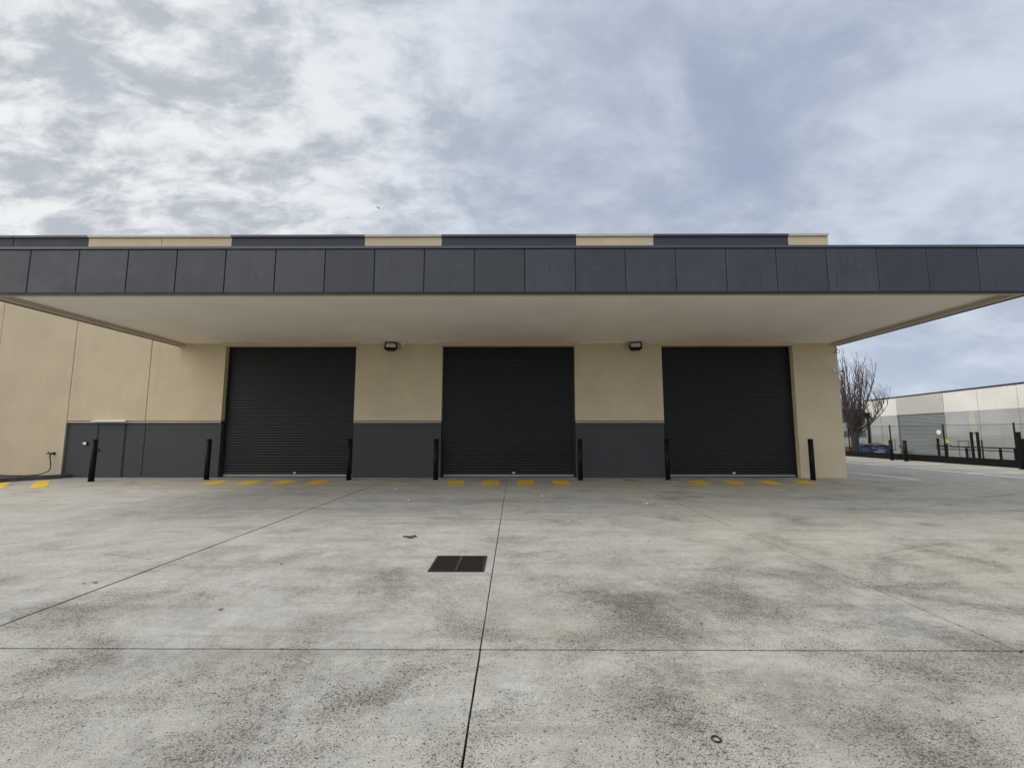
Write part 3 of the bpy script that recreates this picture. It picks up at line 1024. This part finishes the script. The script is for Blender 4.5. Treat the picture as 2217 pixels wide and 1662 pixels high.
# smooth it
sp_ = []
for i in range(len(hp) - 1):
    p0 = Vector(hp[max(i - 1, 0)]); p1 = Vector(hp[i]); p2 = Vector(hp[i + 1]); p3 = Vector(hp[min(i + 2, len(hp) - 1)])
    for k in range(4):
        tt = k / 4
        sp_.append(0.5 * ((2 * p1) + (-p0 + p2) * tt + (2 * p0 - 5 * p1 + 4 * p2 - p3) * tt ** 2 + (-p0 + 3 * p1 - 3 * p2 + p3) * tt ** 3))
m.tube(sp_, 0.017, 8)
tag(m.build('garden_hose', RUBBER), 'black hose hanging from the wall tap and trailing over the garden kerb', 'hose')

# ------------------------------------------------------------------ drain grate
e = empty('drain_grate', (-0.70, 5.77, 0))
m = MB()
ho = 0.335
for a, b, c2, d2 in ((-ho, ho, -ho, -ho + 0.03), (-ho, ho, ho - 0.03, ho), (-ho, -ho + 0.03, -ho + 0.0305, ho - 0.0305), (ho - 0.03, ho, -ho + 0.0305, ho - 0.0305)):
    m.box(a, b, c2, d2, 0.001, 0.009)
m.build('frame', RUST, e)
m = MB()
nb = 21
for k in range(nb):
    yv = -ho + 0.045 + (2 * ho - 0.09) * k / (nb - 1)
    m.box(-ho + 0.036, ho - 0.036, yv - 0.005, yv + 0.005, 0.0035, 0.0125)
m.build('bars', RUST, e)
m = MB()
m.box(-0.016, 0.016, -ho + 0.034, ho - 0.034, 0.0128, 0.0165)
for k in range(9):
    yv = -0.27 + k * 0.0675
    m.box(-0.015, 0.015, yv - 0.011, yv + 0.007, 0.0166, 0.0195)
m.build('centre_bar', mat('worn_grate_steel', (0.055, 0.052, 0.05), 0.5, 0.6, 20), e)
m = MB()
m.box(-ho + 0.031, ho - 0.031, -ho + 0.031, ho - 0.031, 0.0008, 0.0022)
m.build('pit', PITM, e)
tag(e, 'square rusty black drain grate set in the concrete yard', 'drain')

# ------------------------------------------------------------------ small things on the concrete
m = MB()
ring = [(1.09 + 0.024 * math.cos(k / 16 * 2 * math.pi), 2.575 + 0.024 * math.sin(k / 16 * 2 * math.pi), 0.0055) for k in range(17)]
m.tube(ring, 0.0042, 6, cap=False)
tag(m.build('rubber_ring', RUBBER), 'small black rubber ring lying on the near concrete', 'ring')


def blob(x, y, rx, ry, seed, rot=0, z=0.003):
    r = random.Random(seed)
    pts = []
    for k in range(18):
        a = k / 18 * 2 * math.pi
        q = 1 + 0.28 * math.sin(2 * a + seed) + 0.18 * math.sin(3 * a + seed * 2) + r.uniform(-0.08, 0.08)
        u, v = rx * q * math.cos(a), ry * q * math.sin(a)
        pts.append((x + u * math.cos(rot) - v * math.sin(rot), y + u * math.sin(rot) + v * math.cos(rot)))
    return pts


m = MB()
m.poly(blob(-1.67, 7.19, 0.085, 0.10, 3, 0.2), 0.003)
m.poly(blob(-1.60, 7.24, 0.05, 0.06, 5, 0.4), 0.004)
tag(m.build('tar_patch', SPLAT), kind='structure')


def leaf(x, y, s, rz, label, m_):
    s *= 0.62
    vs = []
    for k in range(7):
        u = k / 6
        wv = s * 0.38 * math.sin(math.pi * min(1, u * 1.02)) ** 0.8
        zc_ = 0.006 + 0.35 * s * (u - 0.5) ** 2
        vs += [((u - 0.5) * s, -wv, zc_ + 0.12 * s), ((u - 0.5) * s, 0, zc_), ((u - 0.5) * s, wv, zc_ + 0.10 * s)]
    fs = []
    for k in range(6):
        fs += [(3 * k, 3 * k + 1, 3 * k + 4, 3 * k + 3), (3 * k + 1, 3 * k + 2, 3 * k + 5, 3 * k + 4)]
    m = MB()
    m.add(vs, fs)
    o = m.build('fallen_leaf', m_)
    o.location = (x, y, 0)
    o.rotation_euler = (0, 0, rz)
    tag(o, label, 'leaf', 'dry leaves fallen on the concrete')


leaf(-4.63, 5.03, 0.085, 0.3, 'reddish curled leaf beside the long left slab joint', mat('red_leaf', (0.28, 0.10, 0.08), 0.8, 0.3, 20))
leaf(-4.72, 5.00, 0.06, 1.3, 'dark dry leaf scrap touching the reddish leaf by the left joint', LEAFDRY)
leaf(-2.93, 5.72, 0.06, 0.9, 'small dark leaf on bare concrete left of the drain grate', LEAFDRY)
leaf(-2.75, 4.30, 0.065, 0.7, 'brown leaf on the concrete nearer than the drain grate, left side', LEAFDRY)
leaf(2.05, 6.9, 0.05, 2.0, 'small dry leaf on pale concrete right of the drain grate', LEAFDRY)
leaf(7.66, 11.09, 0.09, 0.4, 'dark leaf on the far concrete by the rightmost slab joint', LEAFDRY)
leaf(1.62, 4.02, 0.045, 0.4, 'tiny dark leaf just beyond the cross joint on the right', LEAFDRY)
e = empty('crushed_wrapper', (5.45, 15.16, 0.003))
r = random.Random(2)
m = MB()
n = 7
for i in range(n + 1):
    for j in range(3):
        m.v.append(((i / n - 0.5) * 0.30, (j - 1) * 0.07, 0.012 + r.uniform(0, 0.035)))
m.f = [(i * 3 + j, (i + 1) * 3 + j, (i + 1) * 3 + j + 1, i * 3 + j + 1) for i in range(n) for j in range(2)]
m.sm = [False] * len(m.f)
m.build('wrapper_sheet', mat('red_brown_wrapper', (0.30, 0.09, 0.05), 0.6, 0.4, 20), e)
m = MB()
m.box(-0.10, -0.03, -0.08, -0.05, 0.001, 0.012)
m.box(0.0, 0.08, -0.085, -0.055, 0.001, 0.012)
m.build('paper_scrap', WHITE, e)
tag(e, 'crushed red and white wrapper at the foot of a black bollard', 'litter')
pr_ = random.Random(11)
pebs = [(-3.9, 12.6), (-3.5, 13.2), (-2.6, 11.0), (0.72, 11.75), (0.95, 11.9), (3.05, 10.6), (3.25, 10.72), (3.1, 10.5), (-0.55, 15.2)]
labs = ['pale stone chip on the concrete before the left roller door', 'white stone chip nearest the left roller door stripes',
        'pale chip on the concrete between the left and centre joints', 'white chip just right of the centre joint',
        'white chip beside another, right of the centre joint', 'pale chip nearest the right slab joint, in a cluster of three',
        'white chip farthest right in the cluster by the right joint', 'small white chip at the near side of the cluster of three',
        'white chip among the yellow stripes of the middle door']
for (x, y), lab in zip(pebs, labs):
    m = MB()
    s = pr_.uniform(0.018, 0.03)
    vs = []
    for k in range(6):
        a = k / 6 * 6.283
        vs.append((s * math.cos(a) * pr_.uniform(.7, 1.2), s * 0.8 * math.sin(a) * pr_.uniform(.7, 1.2), 0.001))
    for k in range(6):
        vs.append((vs[k][0] * 0.6, vs[k][1] * 0.6, s * pr_.uniform(.5, .8)))
    m.add(vs, [tuple(range(5, -1, -1)), tuple(range(6, 12))] + [(k, (k + 1) % 6, 6 + (k + 1) % 6, 6 + k) for k in range(6)])
    o = m.build('stone_chip', WHITE)
    o.location = (x, y, 0)
    tag(o, lab, 'stone chip', 'pale stone chips on the yard')

# ------------------------------------------------------------------ fence on the right
FX = 23.0
fe = empty('chain_link_fence', (FX, 24, 0))
tag(fe, 'black chain-link fence with steel posts on a low black plinth along the car park', 'fence')
FY0, FY1 = 10.2, 40.6


def fpart(mb, name, m_):
    o = mb.build(name, m_, fe)
    o.location = (-FX, -24, 0)
    return o


m = MB()
yv = FY0
while yv < FY1:
    m.box(FX - 0.035, FX + 0.035, yv, yv + 3.37, -0.02, 0.40)
    yv += 3.38
fpart(m, 'plinth', BLACKP)
yv = 20.42
posts = [20.42 + 3.36 * k for k in range(-3, 7)]
for pv in posts:
    m = MB()
    m.tube([(FX, pv, 0.401), (FX, pv, 2.10), (FX, pv, 2.115)], [0.036, 0.036, 0.02], 10)
    fpart(m, 'post', BLACKP)
m = MB()
for zz, r_ in ((2.04, 0.010), (1.5, 0.006), (0.95, 0.006), (0.47, 0.006)):
    m.tube([(FX - 0.04, FY0, zz), (FX - 0.04, FY1, zz)], r_, 5)
fpart(m, 'strand_wires', WIRE)
m = MB()
sp2_ = 0.062
H0, H1 = 0.45, 2.04
hh = H1 - H0
r_ = 0.0017
k = FY0 - hh
while k < FY1:
    for sgn in (1, -1):
        ya, yb = (k, k + hh) if sgn == 1 else (k + hh, k)
        za, zb = H0, H1
        # clip to the ends
        def clip(ya, za, yb, zb):
            if ya < FY0:
                f = (FY0 - ya) / (yb - ya); ya, za = FY0, za + (zb - za) * f
            if yb > FY1:
                f = (FY1 - ya) / (yb - ya); yb, zb = FY1, za + (zb - za) * f
            return ya, za, yb, zb
        if ya > yb:
            q_ = clip(yb, zb, ya, za)
        else:
            q_ = clip(ya, za, yb, zb)
        m.tube([(FX - 0.045 + 0.006 * sgn, q_[0], q_[1]), (FX - 0.045 + 0.006 * sgn, q_[2], q_[3])], r_, 3, cap=False)
    k += sp2_
fpart(m, 'chain_mesh', WIRE)

# gate hardware by the fence
e = empty('gate_post', (22.78, 20.10, 0))
m = MB(); m.box(-0.062, 0.062, -0.062, 0.062, 0, 1.64); m.build('post', BLACKP, e)
m = MB(); m.box(-0.07, 0.07, -0.07, 0.07, 1.641, 1.68); m.build('cap', BLACKP, e)
tag(e, 'stout square black gate post by the fence at the right edge', 'post')
e = empty('gate_motor', (23.42, 20.38, 0))
m = MB()
m.box(-0.12, 0.12, -0.12, 0.12, -0.75, 1.25)
m.build('cabinet', BLACKP, e)
m = MB()
m.add([(-0.125, -0.125, 1.251), (0.125, -0.125, 1.251), (0.125, 0.125, 1.251), (-0.125, 0.125, 1.251), (-0.10, -0.10, 1.36), (0.04, -0.10, 1.38), (0.04, 0.10, 1.38), (-0.10, 0.10, 1.36)],
      [(3, 2, 1, 0), (0, 1, 5, 4), (1, 2, 6, 5), (2, 3, 7, 6), (3, 0, 4, 7), (4, 5, 6, 7)])
m.build('lid', BLACKP, e)
tag(e, 'black gate motor cabinet behind the fence beside the square gate post', 'gate motor')
# guard rail behind the fence
gr = empty('guard_rail', (24.5, 24, -0.75))
tag(gr, 'low black steel guard rail with two bars behind the fence', 'guard rail')
for z0, z1 in ((0.84, 0.90), (0.70, 0.80)):
    m = MB()
    ze = z0
    m.box(-0.03, 0.03, -2.15, 1.85, 0.75 + z0 + 0.0, 0.75 + z0 + (0.055 if z0 > 0.8 else 0.045))
    m.build('rail', BLACKP, gr)
for yv, zt in ((25.80, 1.32), (25.33, 1.02), (24.22, 0.83), (22.55, 0.83), (21.88, 0.9)):
    m = MB()
    m.box(-0.04, 0.04, yv - 24 - 0.04, yv - 24 + 0.04, 0, 0.75 + zt)
    o = m.build('post', BLACKP, gr)
    o.location = (0.075, 0, 0)
m = MB()
m.tube([(0.02, 1.22, 1.80), (0.02, 0.85, 1.58)], 0.018, 6)
m.build('brace', BLACKP, gr)
gf = empty('tied_post_pair', (24.35, 23.5, -0.75))
tag(gf, 'pair of tall black posts joined near their tops behind the fence', 'post pair')
for yv in (0.17, -0.14):
    m = MB()
    m.box(-0.045, 0.045, yv - 0.045, yv + 0.045, 0, 2.43)
    m.build('post', BLACKP, gf)
m = MB(); m.box(-0.02, 0.02, -0.094, 0.124, 2.34, 2.38); m.build('tie_bar', BLACKP, gf)
e = empty('steel_post', (24.35, 23.18, -0.75))
m = MB(); m.tube([(0, 0, 0), (0, 0, 1.99)], 0.035, 10); m.build('post_tube', BLACKP, e)
m = MB(); m.tube([(0, 0, 1.991), (0, 0, 2.01)], [0.038, 0.02], 10); m.build('post_cap', BLACKP, e)
tag(e, 'single slim black steel post just right of the tied post pair', 'post')
e = empty('warning_sign', (24.35, 25.08, 1.16))
m = MB(); m.box(-0.006, 0.006, -0.17, 0.19, -0.09, 0.09); m.build('sign_plate', YELS, e)
m = MB(); m.box(-0.0085, -0.0065, -0.06, 0.08, -0.05, 0.05); m.build('sign_panel', mat('dull_sign_print', (0.30, 0.32, 0.03), 0.6, 0.3, 30), e)
m = MB(); m.tube([(0.03, 0.0, -0.3), (0.03, 0.0, 0.08)], 0.012, 6); m.build('sign_stem', BLACKP, e)
tag(e, 'small yellow sign on the guard rail behind the fence', 'sign')
e = empty('round_sign', (22.94, 23.98, 1.67))
e.rotation_euler = (0, rad(-90), 0)
m = MB(); m.tube([(0, 0, 0), (0, 0, 0.006)], 0.125, 24); m.build('disc', WHITE, e)
m = MB(); m.tube([(0, 0, 0.0065), (0, 0, 0.009)], 0.06, 18); m.build('disc_centre', mat('pale_grey_print', (0.6, 0.6, 0.58), 0.5), e)
tag(e, 'round white disc sign hung on the chain-link fence', 'sign')

# ------------------------------------------------------------------ neighbouring warehouse (faces west)
NX = 42.0
nb_ = empty('grey_warehouse', (NX, 44, -0.9))
tag(nb_, 'long cream and grey concrete warehouse with a grey roller door beyond the fence', 'warehouse')


def npart(mb, name, m_, par=None):
    o = mb.build(name, m_, nb_)
    o.location = (-NX, -44, 0.9)
    if par is not None:
        o.parent = par
        o.location = (0, 0, 0)
    return o


def yz(mb, y0, y1, za0, za1, zb0, zb1, x0=NX, th=0.2):
    """wall piece: at y0 spans za0..za1, at y1 spans zb0..zb1"""
    vs = [(x0, y0, za0), (x0, y1, zb0), (x0, y1, zb1), (x0, y0, za1), (x0 + th, y0, za0), (x0 + th, y1, zb0), (x0 + th, y1, zb1), (x0 + th, y0, za1)]
    mb.add(vs, [(0, 3, 2, 1), (4, 5, 6, 7), (0, 1, 5, 4), (1, 2, 6, 5), (2, 3, 7, 6), (3, 0, 4, 7)])


def zt(y): return 5.67 - (y - 36.15) * 0.0190
def zbnd(y): return 3.70 - (y - 36.4) * 0.0130


NJ = [10, 17, 23.5, 30.0, 36.75, 39.95, 43.13]
for a, b in list(zip(NJ[:-1], NJ[1:])) + [(48.44, 50.61), (50.63, 52.9)]:
    up = MB(); lo = MB(); lw = MB()
    a2, b2 = a + 0.015, b - 0.015
    yz(up, a2, b2, zbnd(a2), zt(a2), zbnd(b2), zt(b2))
    yz(lo, a2, b2, 1.25, zbnd(a2) - 0.002, 1.25, zbnd(b2) - 0.002)
    yz(lw, a2, b2, -0.9, 1.248, -0.9, 1.248)
    npart(up, 'upper_wall', NCREAM)
    npart(lo, 'middle_wall', NGREY)
    npart(lw, 'lower_wall', NLOW)
up = MB(); lo = MB()
# end walls
up.box(NX + 0.201, 90, 52.7, 52.9, 3.49, 5.34)
lo.box(NX + 0.201, 90, 52.7, 52.9, -0.9, 3.488)
npart(up, 'end_wall', NCREAM)
npart(lo, 'end_wall', NGREY)
m = MB()
yz(m, 43.14, 48.44, 3.59, zt(43.14), 3.55, zt(48.44), NX - 0.02)
npart(m, 'door_head_panel', NMID)
m = MB()
yz(m, 10, 52.95, zt(10) + 0.002, zt(10) + 0.13, zt(52.95) + 0.002, zt(52.95) + 0.13, NX - 0.05, 0.3)
npart(m, 'capping', BLACKTRIM)
m = MB()
m.box(NX + 0.31, NX + 0.33, 10, 52.6, -0.9, 5.0)
npart(m, 'joint_backing', KERBM)
m = MB()
m.box(NX + 0.35, 90, 10, 52.6, 4.7, 4.8)
npart(m, 'roof', CAPD)
# its roller door
prof = []
N = 32
z0, z1 = -0.9, 3.56
for k in range(N):
    zz = z0 + (z1 - z0) * k / N
    pz = (z1 - z0) / N
    for fz, fx in ((0, 1), (.2, .5), (.45, 0), (.75, 0), (.9, .5)):
        prof.append((zz + fz * pz, NX + 0.06 + fx * 0.09))
prof.append((z1, NX + 0.135))
m = MB()
vs = []
for zz, xx in prof:
    vs += [(xx, 43.25, zz), (xx, 48.33, zz)]
m.add(vs, [(2 * i, 2 * i + 2, 2 * i + 3, 2 * i + 1) for i in range(len(prof) - 1)])
nd_ = npart(m, 'roller_door', NSHUT)
for a, b in ((43.145, 43.24), (48.34, 48.435)):
    m = MB(); m.box(NX + 0.03, NX + 0.16, a, b, -0.9, 3.57)
    npart(m, 'guide_rail', FRAMEG, nd_)
# personnel door
m = MB(); m.box(NX - 0.02, NX - 0.004, 41.15, 42.00, -0.9, 0.84)
pdn = npart(m, 'personnel_door', DOORG)
m = MB()
m.box(NX - 0.05, NX - 0.003, 42.001, 42.07, -0.9, 0.92); m.box(NX - 0.05, NX - 0.003, 41.08, 41.149, -0.9, 0.92); m.box(NX - 0.05, NX - 0.003, 41.149, 42.0005, 0.845, 0.92)
npart(m, 'door_frame', FRAMEG, pdn)
m = MB()
m.tube([(NX - 0.15, 52.35, -0.9), (NX - 0.15, 52.35, 3.3)], 0.13, 10)
dp = npart(m, 'downpipe', BLACKP)
m = MB()
m.add([(NX - 0.55, 52.0, 4.0), (NX - 0.02, 52.0, 4.0), (NX - 0.02, 52.8, 4.0), (NX - 0.55, 52.8, 4.0), (NX - 0.28, 52.22, 3.3), (NX - 0.03, 52.22, 3.3), (NX - 0.03, 52.48, 3.3), (NX - 0.28, 52.48, 3.3)],
      [(0, 1, 2, 3), (0, 4, 5, 1), (1, 5, 6, 2), (2, 6, 7, 3), (3, 7, 4, 0), (7, 6, 5, 4)])
npart(m, 'rain_head', BLACKP, dp)
# long pale leach mark down the wall
m = MB()
for zlo, zhi in ((1.0, 2.4), (2.401, zbnd(40.5) - 0.01)):
    m.box(NX - 0.006, NX - 0.003, 40.28, 40.85, zlo, zhi)
npart(m, 'pale_leach_strip', mat('pale_leached_concrete', (0.385, 0.39, 0.36), 0.85, 0.12, 1.0))
m = MB(); m.box(NX - 0.12, NX - 0.004, 49.0, 49.7, -0.2, 1.0)
npart(m, 'meter_box', mat('sage_cabinet_paint', (0.27, 0.28, 0.25), 0.6, 0.05, 2))

e = empty('fire_hydrant', (NX - 0.45, 47.6, -0.9))
m = MB()
m.tube([(0, 0.1, 0), (0, 0.1, 1.0)], 0.05, 10)
m.tube([(0, -0.2, 0), (0, -0.2, 0.95)], 0.05, 10)
m.build('standpipe', RED, e)
m = MB()
m.tube([(0, 0.30, 1.02), (0, -0.38, 0.98)], 0.085, 10)
m.tube([(0, 0.2, 1.02), (-0.2, 0.25, 1.15)], 0.07, 8)
m.tube([(0, -0.2, 1.0), (-0.22, -0.2, 0.88)], 0.075, 8)
m.build('valve_head', RED, e)
m = MB()
m.tube([(0, -0.25, 1.08), (0, -0.25, 1.2)], 0.02, 6)
m.tube([(-0.09, -0.25, 1.2), (0.09, -0.25, 1.2)], 0.022, 6)
m.build('hand_wheel', WHITE, e)
tag(e, 'red fire hydrant valves in front of the grey warehouse left of its roller door', 'hydrant')

# ------------------------------------------------------------------ far building
fb = empty('brown_clad_building', (56, 76, -0.75))
tag(fb, 'distant low building with brown upper cladding behind the bare tree', 'building')
m = MB(); m.box(-12, 12, -0.1, 20, 4.1, 6.3); m.build('upper_cladding', BRICK, fb)
m = MB(); m.box(-11.9, 11.9, 0, 19.9, 0, 4.099); m.build('lower_wall', PALEW, fb)
m = MB(); m.box(-11, 11, -0.06, -0.001, 1.6, 2.7); m.build('window_band', TEAL, fb)

# ------------------------------------------------------------------ foliage behind the bin
def bush(name, cx, cy, z0, rx, ry, h, n, mats, seed, label, cat):
    r = random.Random(seed)
    e = empty(name, (cx, cy, z0))
    st = MB()
    for k in range(9):
        a = r.uniform(0, 6.28)
        st.tube([(0.1 * math.cos(a), 0.1 * math.sin(a), 0), (rx * .4 * math.cos(a), ry * .4 * math.sin(a), h * .5), (rx * .7 * math.cos(a), ry * .7 * math.sin(a), h * .8)], [0.02, 0.013, 0.006], 5)
    st.build('stems', BARK, e)
    for mi, mm in enumerate(mats):
        lf = MB()
        for k in range(n):
            u, v, w_ = r.uniform(-1, 1), r.uniform(-1, 1), r.uniform(0.08, 1)
            if u * u + v * v > 1: continue
            lim = 0.75 + 0.25 * math.sin(u * 5 + seed) * math.cos(v * 4)
            p = Vector((u * rx, v * ry, w_ * h * lim))
            d1 = Vector((r.gauss(0, 1), r.gauss(0, 1), r.gauss(0, 1))).normalized()
            d2 = d1.orthogonal().normalized()
            s = r.uniform(0.035, 0.07)
            lf.add([p - d1 * s, p + d2 * s * .5, p + d1 * s, p - d2 * s * .5], [(0, 1, 2, 3)])
        lf.build('foliage', mm, e)
    tag(e, label, cat)


bush('shrub', 31.6, 40.2, -0.75, 1.7, 0.9, 1.75, 2600, [LEAFG, LEAFR], 3, 'olive and rust coloured shrub behind the blue bin', 'shrub')

# ------------------------------------------------------------------ blue waste bin
be = empty('waste_bin', (26.25, 32.75, -0.75), rad(-14))
tag(be, 'large blue steel waste bin with dark humped lids behind the fence', 'waste bin')
m = MB()
bw, bdp = 0.92, 0.62
vs = [(-bw * .95, -bdp * .85, 0.18), (bw * .95, -bdp * .85, 0.18), (bw * .95, bdp * .85, 0.18), (-bw * .95, bdp * .85, 0.18),
      (-bw, -bdp, 1.42), (bw, -bdp, 1.42), (bw, bdp, 1.50), (-bw, bdp, 1.50)]
m.add(vs, [(3, 2, 1, 0), (0, 1, 5, 4), (1, 2, 6, 5), (2, 3, 7, 6), (3, 0, 4, 7), (4, 5, 6, 7)])
m.box(-bw - 0.02, bw + 0.02, -bdp - 0.03, -bdp - 0.002, 1.37, 1.425)
m.build('body', BLUEP, be)
for sgn in (-1, 1):
    m = MB()
    a, b = (-bw, -0.01) if sgn < 0 else (0.01, bw)
    n = 6
    vs = []
    for i in range(n + 1):
        xx = a + (b - a) * i / n
        hz = 0.09 * math.sin(math.pi * i / n)
        vs += [(xx, -bdp - 0.03, 1.45 + hz * .8), (xx, bdp, 1.53 + hz)]
    m.add(vs, [(2 * i, 2 * i + 1, 2 * i + 3, 2 * i + 2) for i in range(n)])
    vs2 = [(x, y, z - 0.03) for x, y, z in vs]
    m.add(vs2, [(2 * i, 2 * i + 2, 2 * i + 3, 2 * i + 1) for i in range(n)])
    m.add([vs[2 * i] for i in range(n + 1)] + [vs2[2 * i] for i in range(n + 1)], [(i, i + 1, n + 2 + i, n + 1 + i) for i in range(n)])
    m.build('lid', BINLID, be)
m = MB(); m.box(-bw + 0.06, -bw + 0.42, -bdp - 0.16, -bdp + 0.0, 0.80, 1.33); m.build('lifting_pocket', BLUE2, be)
m = MB(); m.box(bw + 0.0, bw + 0.14, -bdp + 0.1, bdp - 0.1, 0.55, 0.85); m.build('lifting_pocket', BLUEP, be)
for wx in (-0.85, 0.85):
    for wy in (-0.5, 0.5):
        m = MB(); m.tube([(wx - 0.03, wy, 0.09), (wx + 0.03, wy, 0.09)], 0.09, 12); m.build('wheel', RUBBER, be)


def text_on(body, size, loc, rot, m_, parent, name='lettering', italic=0.0, sx=1.0):
    cu = bpy.data.curves.new('txt', 'FONT')
    cu.body = body
    cu.size = size
    cu.shear = italic
    cu.extrude = 0.002
    cu.offset = 0.004
    cu.align_x = 'CENTER'
    ob = bpy.data.objects.new('txt', cu)
    C.objects.link(ob)
    dg = bpy.context.evaluated_depsgraph_get()
    me = bpy.data.meshes.new_from_object(ob.evaluated_get(dg))
    bpy.data.objects.remove(ob)
    me.materials.clear()
    me.materials.append(m_)
    o = bpy.data.objects.new(name, me)
    C.objects.link(o)
    o.parent = parent
    o.location = loc
    o.rotation_euler = rot
    o.scale = (sx, 1, 1)
    return o


tilt = rad(90 - 6)
text_on('SPECTRUM', 0.15, (0.12, -bdp + 0.000, 1.26), (tilt, 0, 0), mat('sun_faded_print', (0.60, 0.35, 0.22), 0.5), be, italic=0.3)
text_on('WASTE', 0.16, (0.36, -bdp + 0.012, 1.10), (tilt, 0, 0), WHITE, be)
text_on('WASTE SERVICES', 0.08, (0.22, -bdp + 0.022, 0.98), (tilt, 0, 0), WHITE, be)

# orange barrier boards
e = empty('orange_barrier', (23.42, 31.2, -0.75))
for za, zb in ((1.20, 1.38), (0.98, 1.14)):
    m = MB(); m.box(-0.32, 0.32, -0.02, 0.02, za, zb); m.build('board', ORANGE, e)
for x in (-0.25, 0.25):
    m = MB(); m.box(x - 0.03, x + 0.03, 0.021, 0.06, 0, 1.36); m.build('post', BARK, e)
tag(e, 'orange barrier boards behind the plinth at the foot of the bare tree', 'barrier')

# ------------------------------------------------------------------ bare tree
te = empty('bare_tree', (23.85, 31.1, -0.75))
tag(te, 'leafless tree with many upright purple-brown stems behind the fence', 'tree')
r = random.Random(21)
m = MB()
m.tube([(0.05, 0, 0), (0.03, 0, 0.5), (0.0, 0.02, 1.4), (0.02, 0.0, 2.0), (0.03, 0, 2.6)], [0.34, 0.26, 0.22, 0.22, 0.17], 14)
m.build('trunk', BARK, te)
limbs = MB()
twigs = MB()


def grow(mb, p, d, length, r0, r1, n=5, wob=0.10, upw=0.12):
    pts = [Vector(p)]
    rs = [r0]
    d = Vector(d).normalized()
    for i in range(n):
        d = (d + Vector((r.gauss(0, wob), r.gauss(0, wob), upw))).normalized()
        pts.append(pts[-1] + d * length / n)
        rs.append(r0 + (r1 - r0) * (i + 1) / n)
    mb.tube(pts, rs, 6 if r0 > 0.03 else 4, cap=False)
    return pts, rs


main = []
for k in range(16):
    a = k / 16 * 6.283 + r.uniform(-.2, .2)
    tiltv = r.uniform(0.08, 0.50)
    d = (math.cos(a) * tiltv * 1.5, math.sin(a) * tiltv * 1.5, 1)
    L = r.uniform(3.4, 5.3) * (1.10 - 0.45 * tiltv)
    z = r.uniform(1.5, 2.5)
    pts, rs = grow(limbs, (0.06 * math.cos(a), 0.06 * math.sin(a), z), d, L, r.uniform(0.05, 0.085), 0.016, 9, 0.07, 0.24)
    main.append((pts, rs))
# long right-leaning limbs seen over the neighbour's wall
nright = 0
for d, L in (((0.75, -0.62, 0.95), 2.8), ((0.55, -0.5, 1.1), 3.0), ((1.0, -0.9, 0.85), 2.8)):
    pts, rs = grow(limbs, (0.1, 0, 1.9 + 0.25 * nright), d, L, 0.06, 0.010, 9, 0.13, 0.09)
    nright += 1
    main.append((pts, rs))
for mi_, (pts, rs) in enumerate(main):
    for i in range(1, len(pts)):
        for q_ in range(r.choice((1, 2, 3, 3)) if mi_ < 16 else r.choice((1, 2, 2, 3))):
            base = pts[i - 1].lerp(pts[i], r.random())
            a = r.uniform(0, 6.283)
            d = Vector((math.cos(a) * 0.35, math.sin(a) * 0.35, 1.0))
            L = r.uniform(0.7, 1.9)
            sp3, sr3 = grow(twigs, base, d, L, 0.015, 0.006, 5, 0.10, 0.2)
            for s_ in range(r.choice((0, 1, 2, 3))):
                b2 = sp3[r.randrange(1, 5)]
                a2 = r.uniform(0, 6.283)
                grow(twigs, b2, (math.cos(a2) * .7, math.sin(a2) * .7, 0.9), r.uniform(0.2, 0.6), 0.009, 0.005, 3, 0.15, 0.15)
# dense low spurs
for k in range(300):
    pts, rs = r.choice(main[:16])
    i = r.randrange(1, 5)
    a = r.uniform(0, 6.283)
    grow(twigs, pts[i], (math.cos(a), math.sin(a), r.uniform(0.0, 1.2)), r.uniform(0.3, 1.0), 0.011, 0.005, 4, 0.2, 0.12)
limbs.build('limbs', BARK, te)
twigs.build('crown', TWIG, te)

# ------------------------------------------------------------------ aeroplane in the sky
ae = empty('aeroplane', (-984, 3000, 1614))
ae.rotation_euler = (rad(-16), rad(14), rad(-38))
m = MB()
m.tube([(0, -16, 0), (0, -13, 0), (0, 0, 0), (0, 10, 0), (0, 17, 1.2)], [0.5, 1.9, 2.0, 1.8, 0.4], 12)
m.build('fuselage', PLANE, ae)
for s in (-1, 1):
    m = MB()
    m.add([(s * 1.5, -4, -0.8), (s * 16, 5, 0.8), (s * 16, 7, 0.8), (s * 1.5, 3.5, -0.8), (s * 1.5, -4, -0.1), (s * 16, 5, 1.0), (s * 16, 7, 1.0), (s * 1.5, 3.5, -0.1)],
          [(0, 1, 2, 3), (4, 7, 6, 5), (0, 4, 5, 1), (1, 5, 6, 2), (2, 6, 7, 3), (3, 7, 4, 0)])
    m.build('wing', PLANE, ae)
m = MB()
m.add([(-0.2, 11, 1), (0.2, 11, 1), (0.2, 17.5, 1), (-0.2, 17.5, 1), (-0.2, 15.5, 7), (0.2, 15.5, 7), (0.2, 18.5, 7), (-0.2, 18.5, 7)],
      [(3, 2, 1, 0), (0, 1, 5, 4), (1, 2, 6, 5), (2, 3, 7, 6), (3, 0, 4, 7), (4, 5, 6, 7)])
m.box(-6, 6, 14.5, 17.5, 1.2, 1.6)
m.build('tail', PLANE, ae)
tag(ae, 'tiny aeroplane high in the clouds above the warehouse', 'aeroplane')

# ------------------------------------------------------------------ tidy
S.cycles.max_bounces = 8
S.cycles.diffuse_bounces = 5
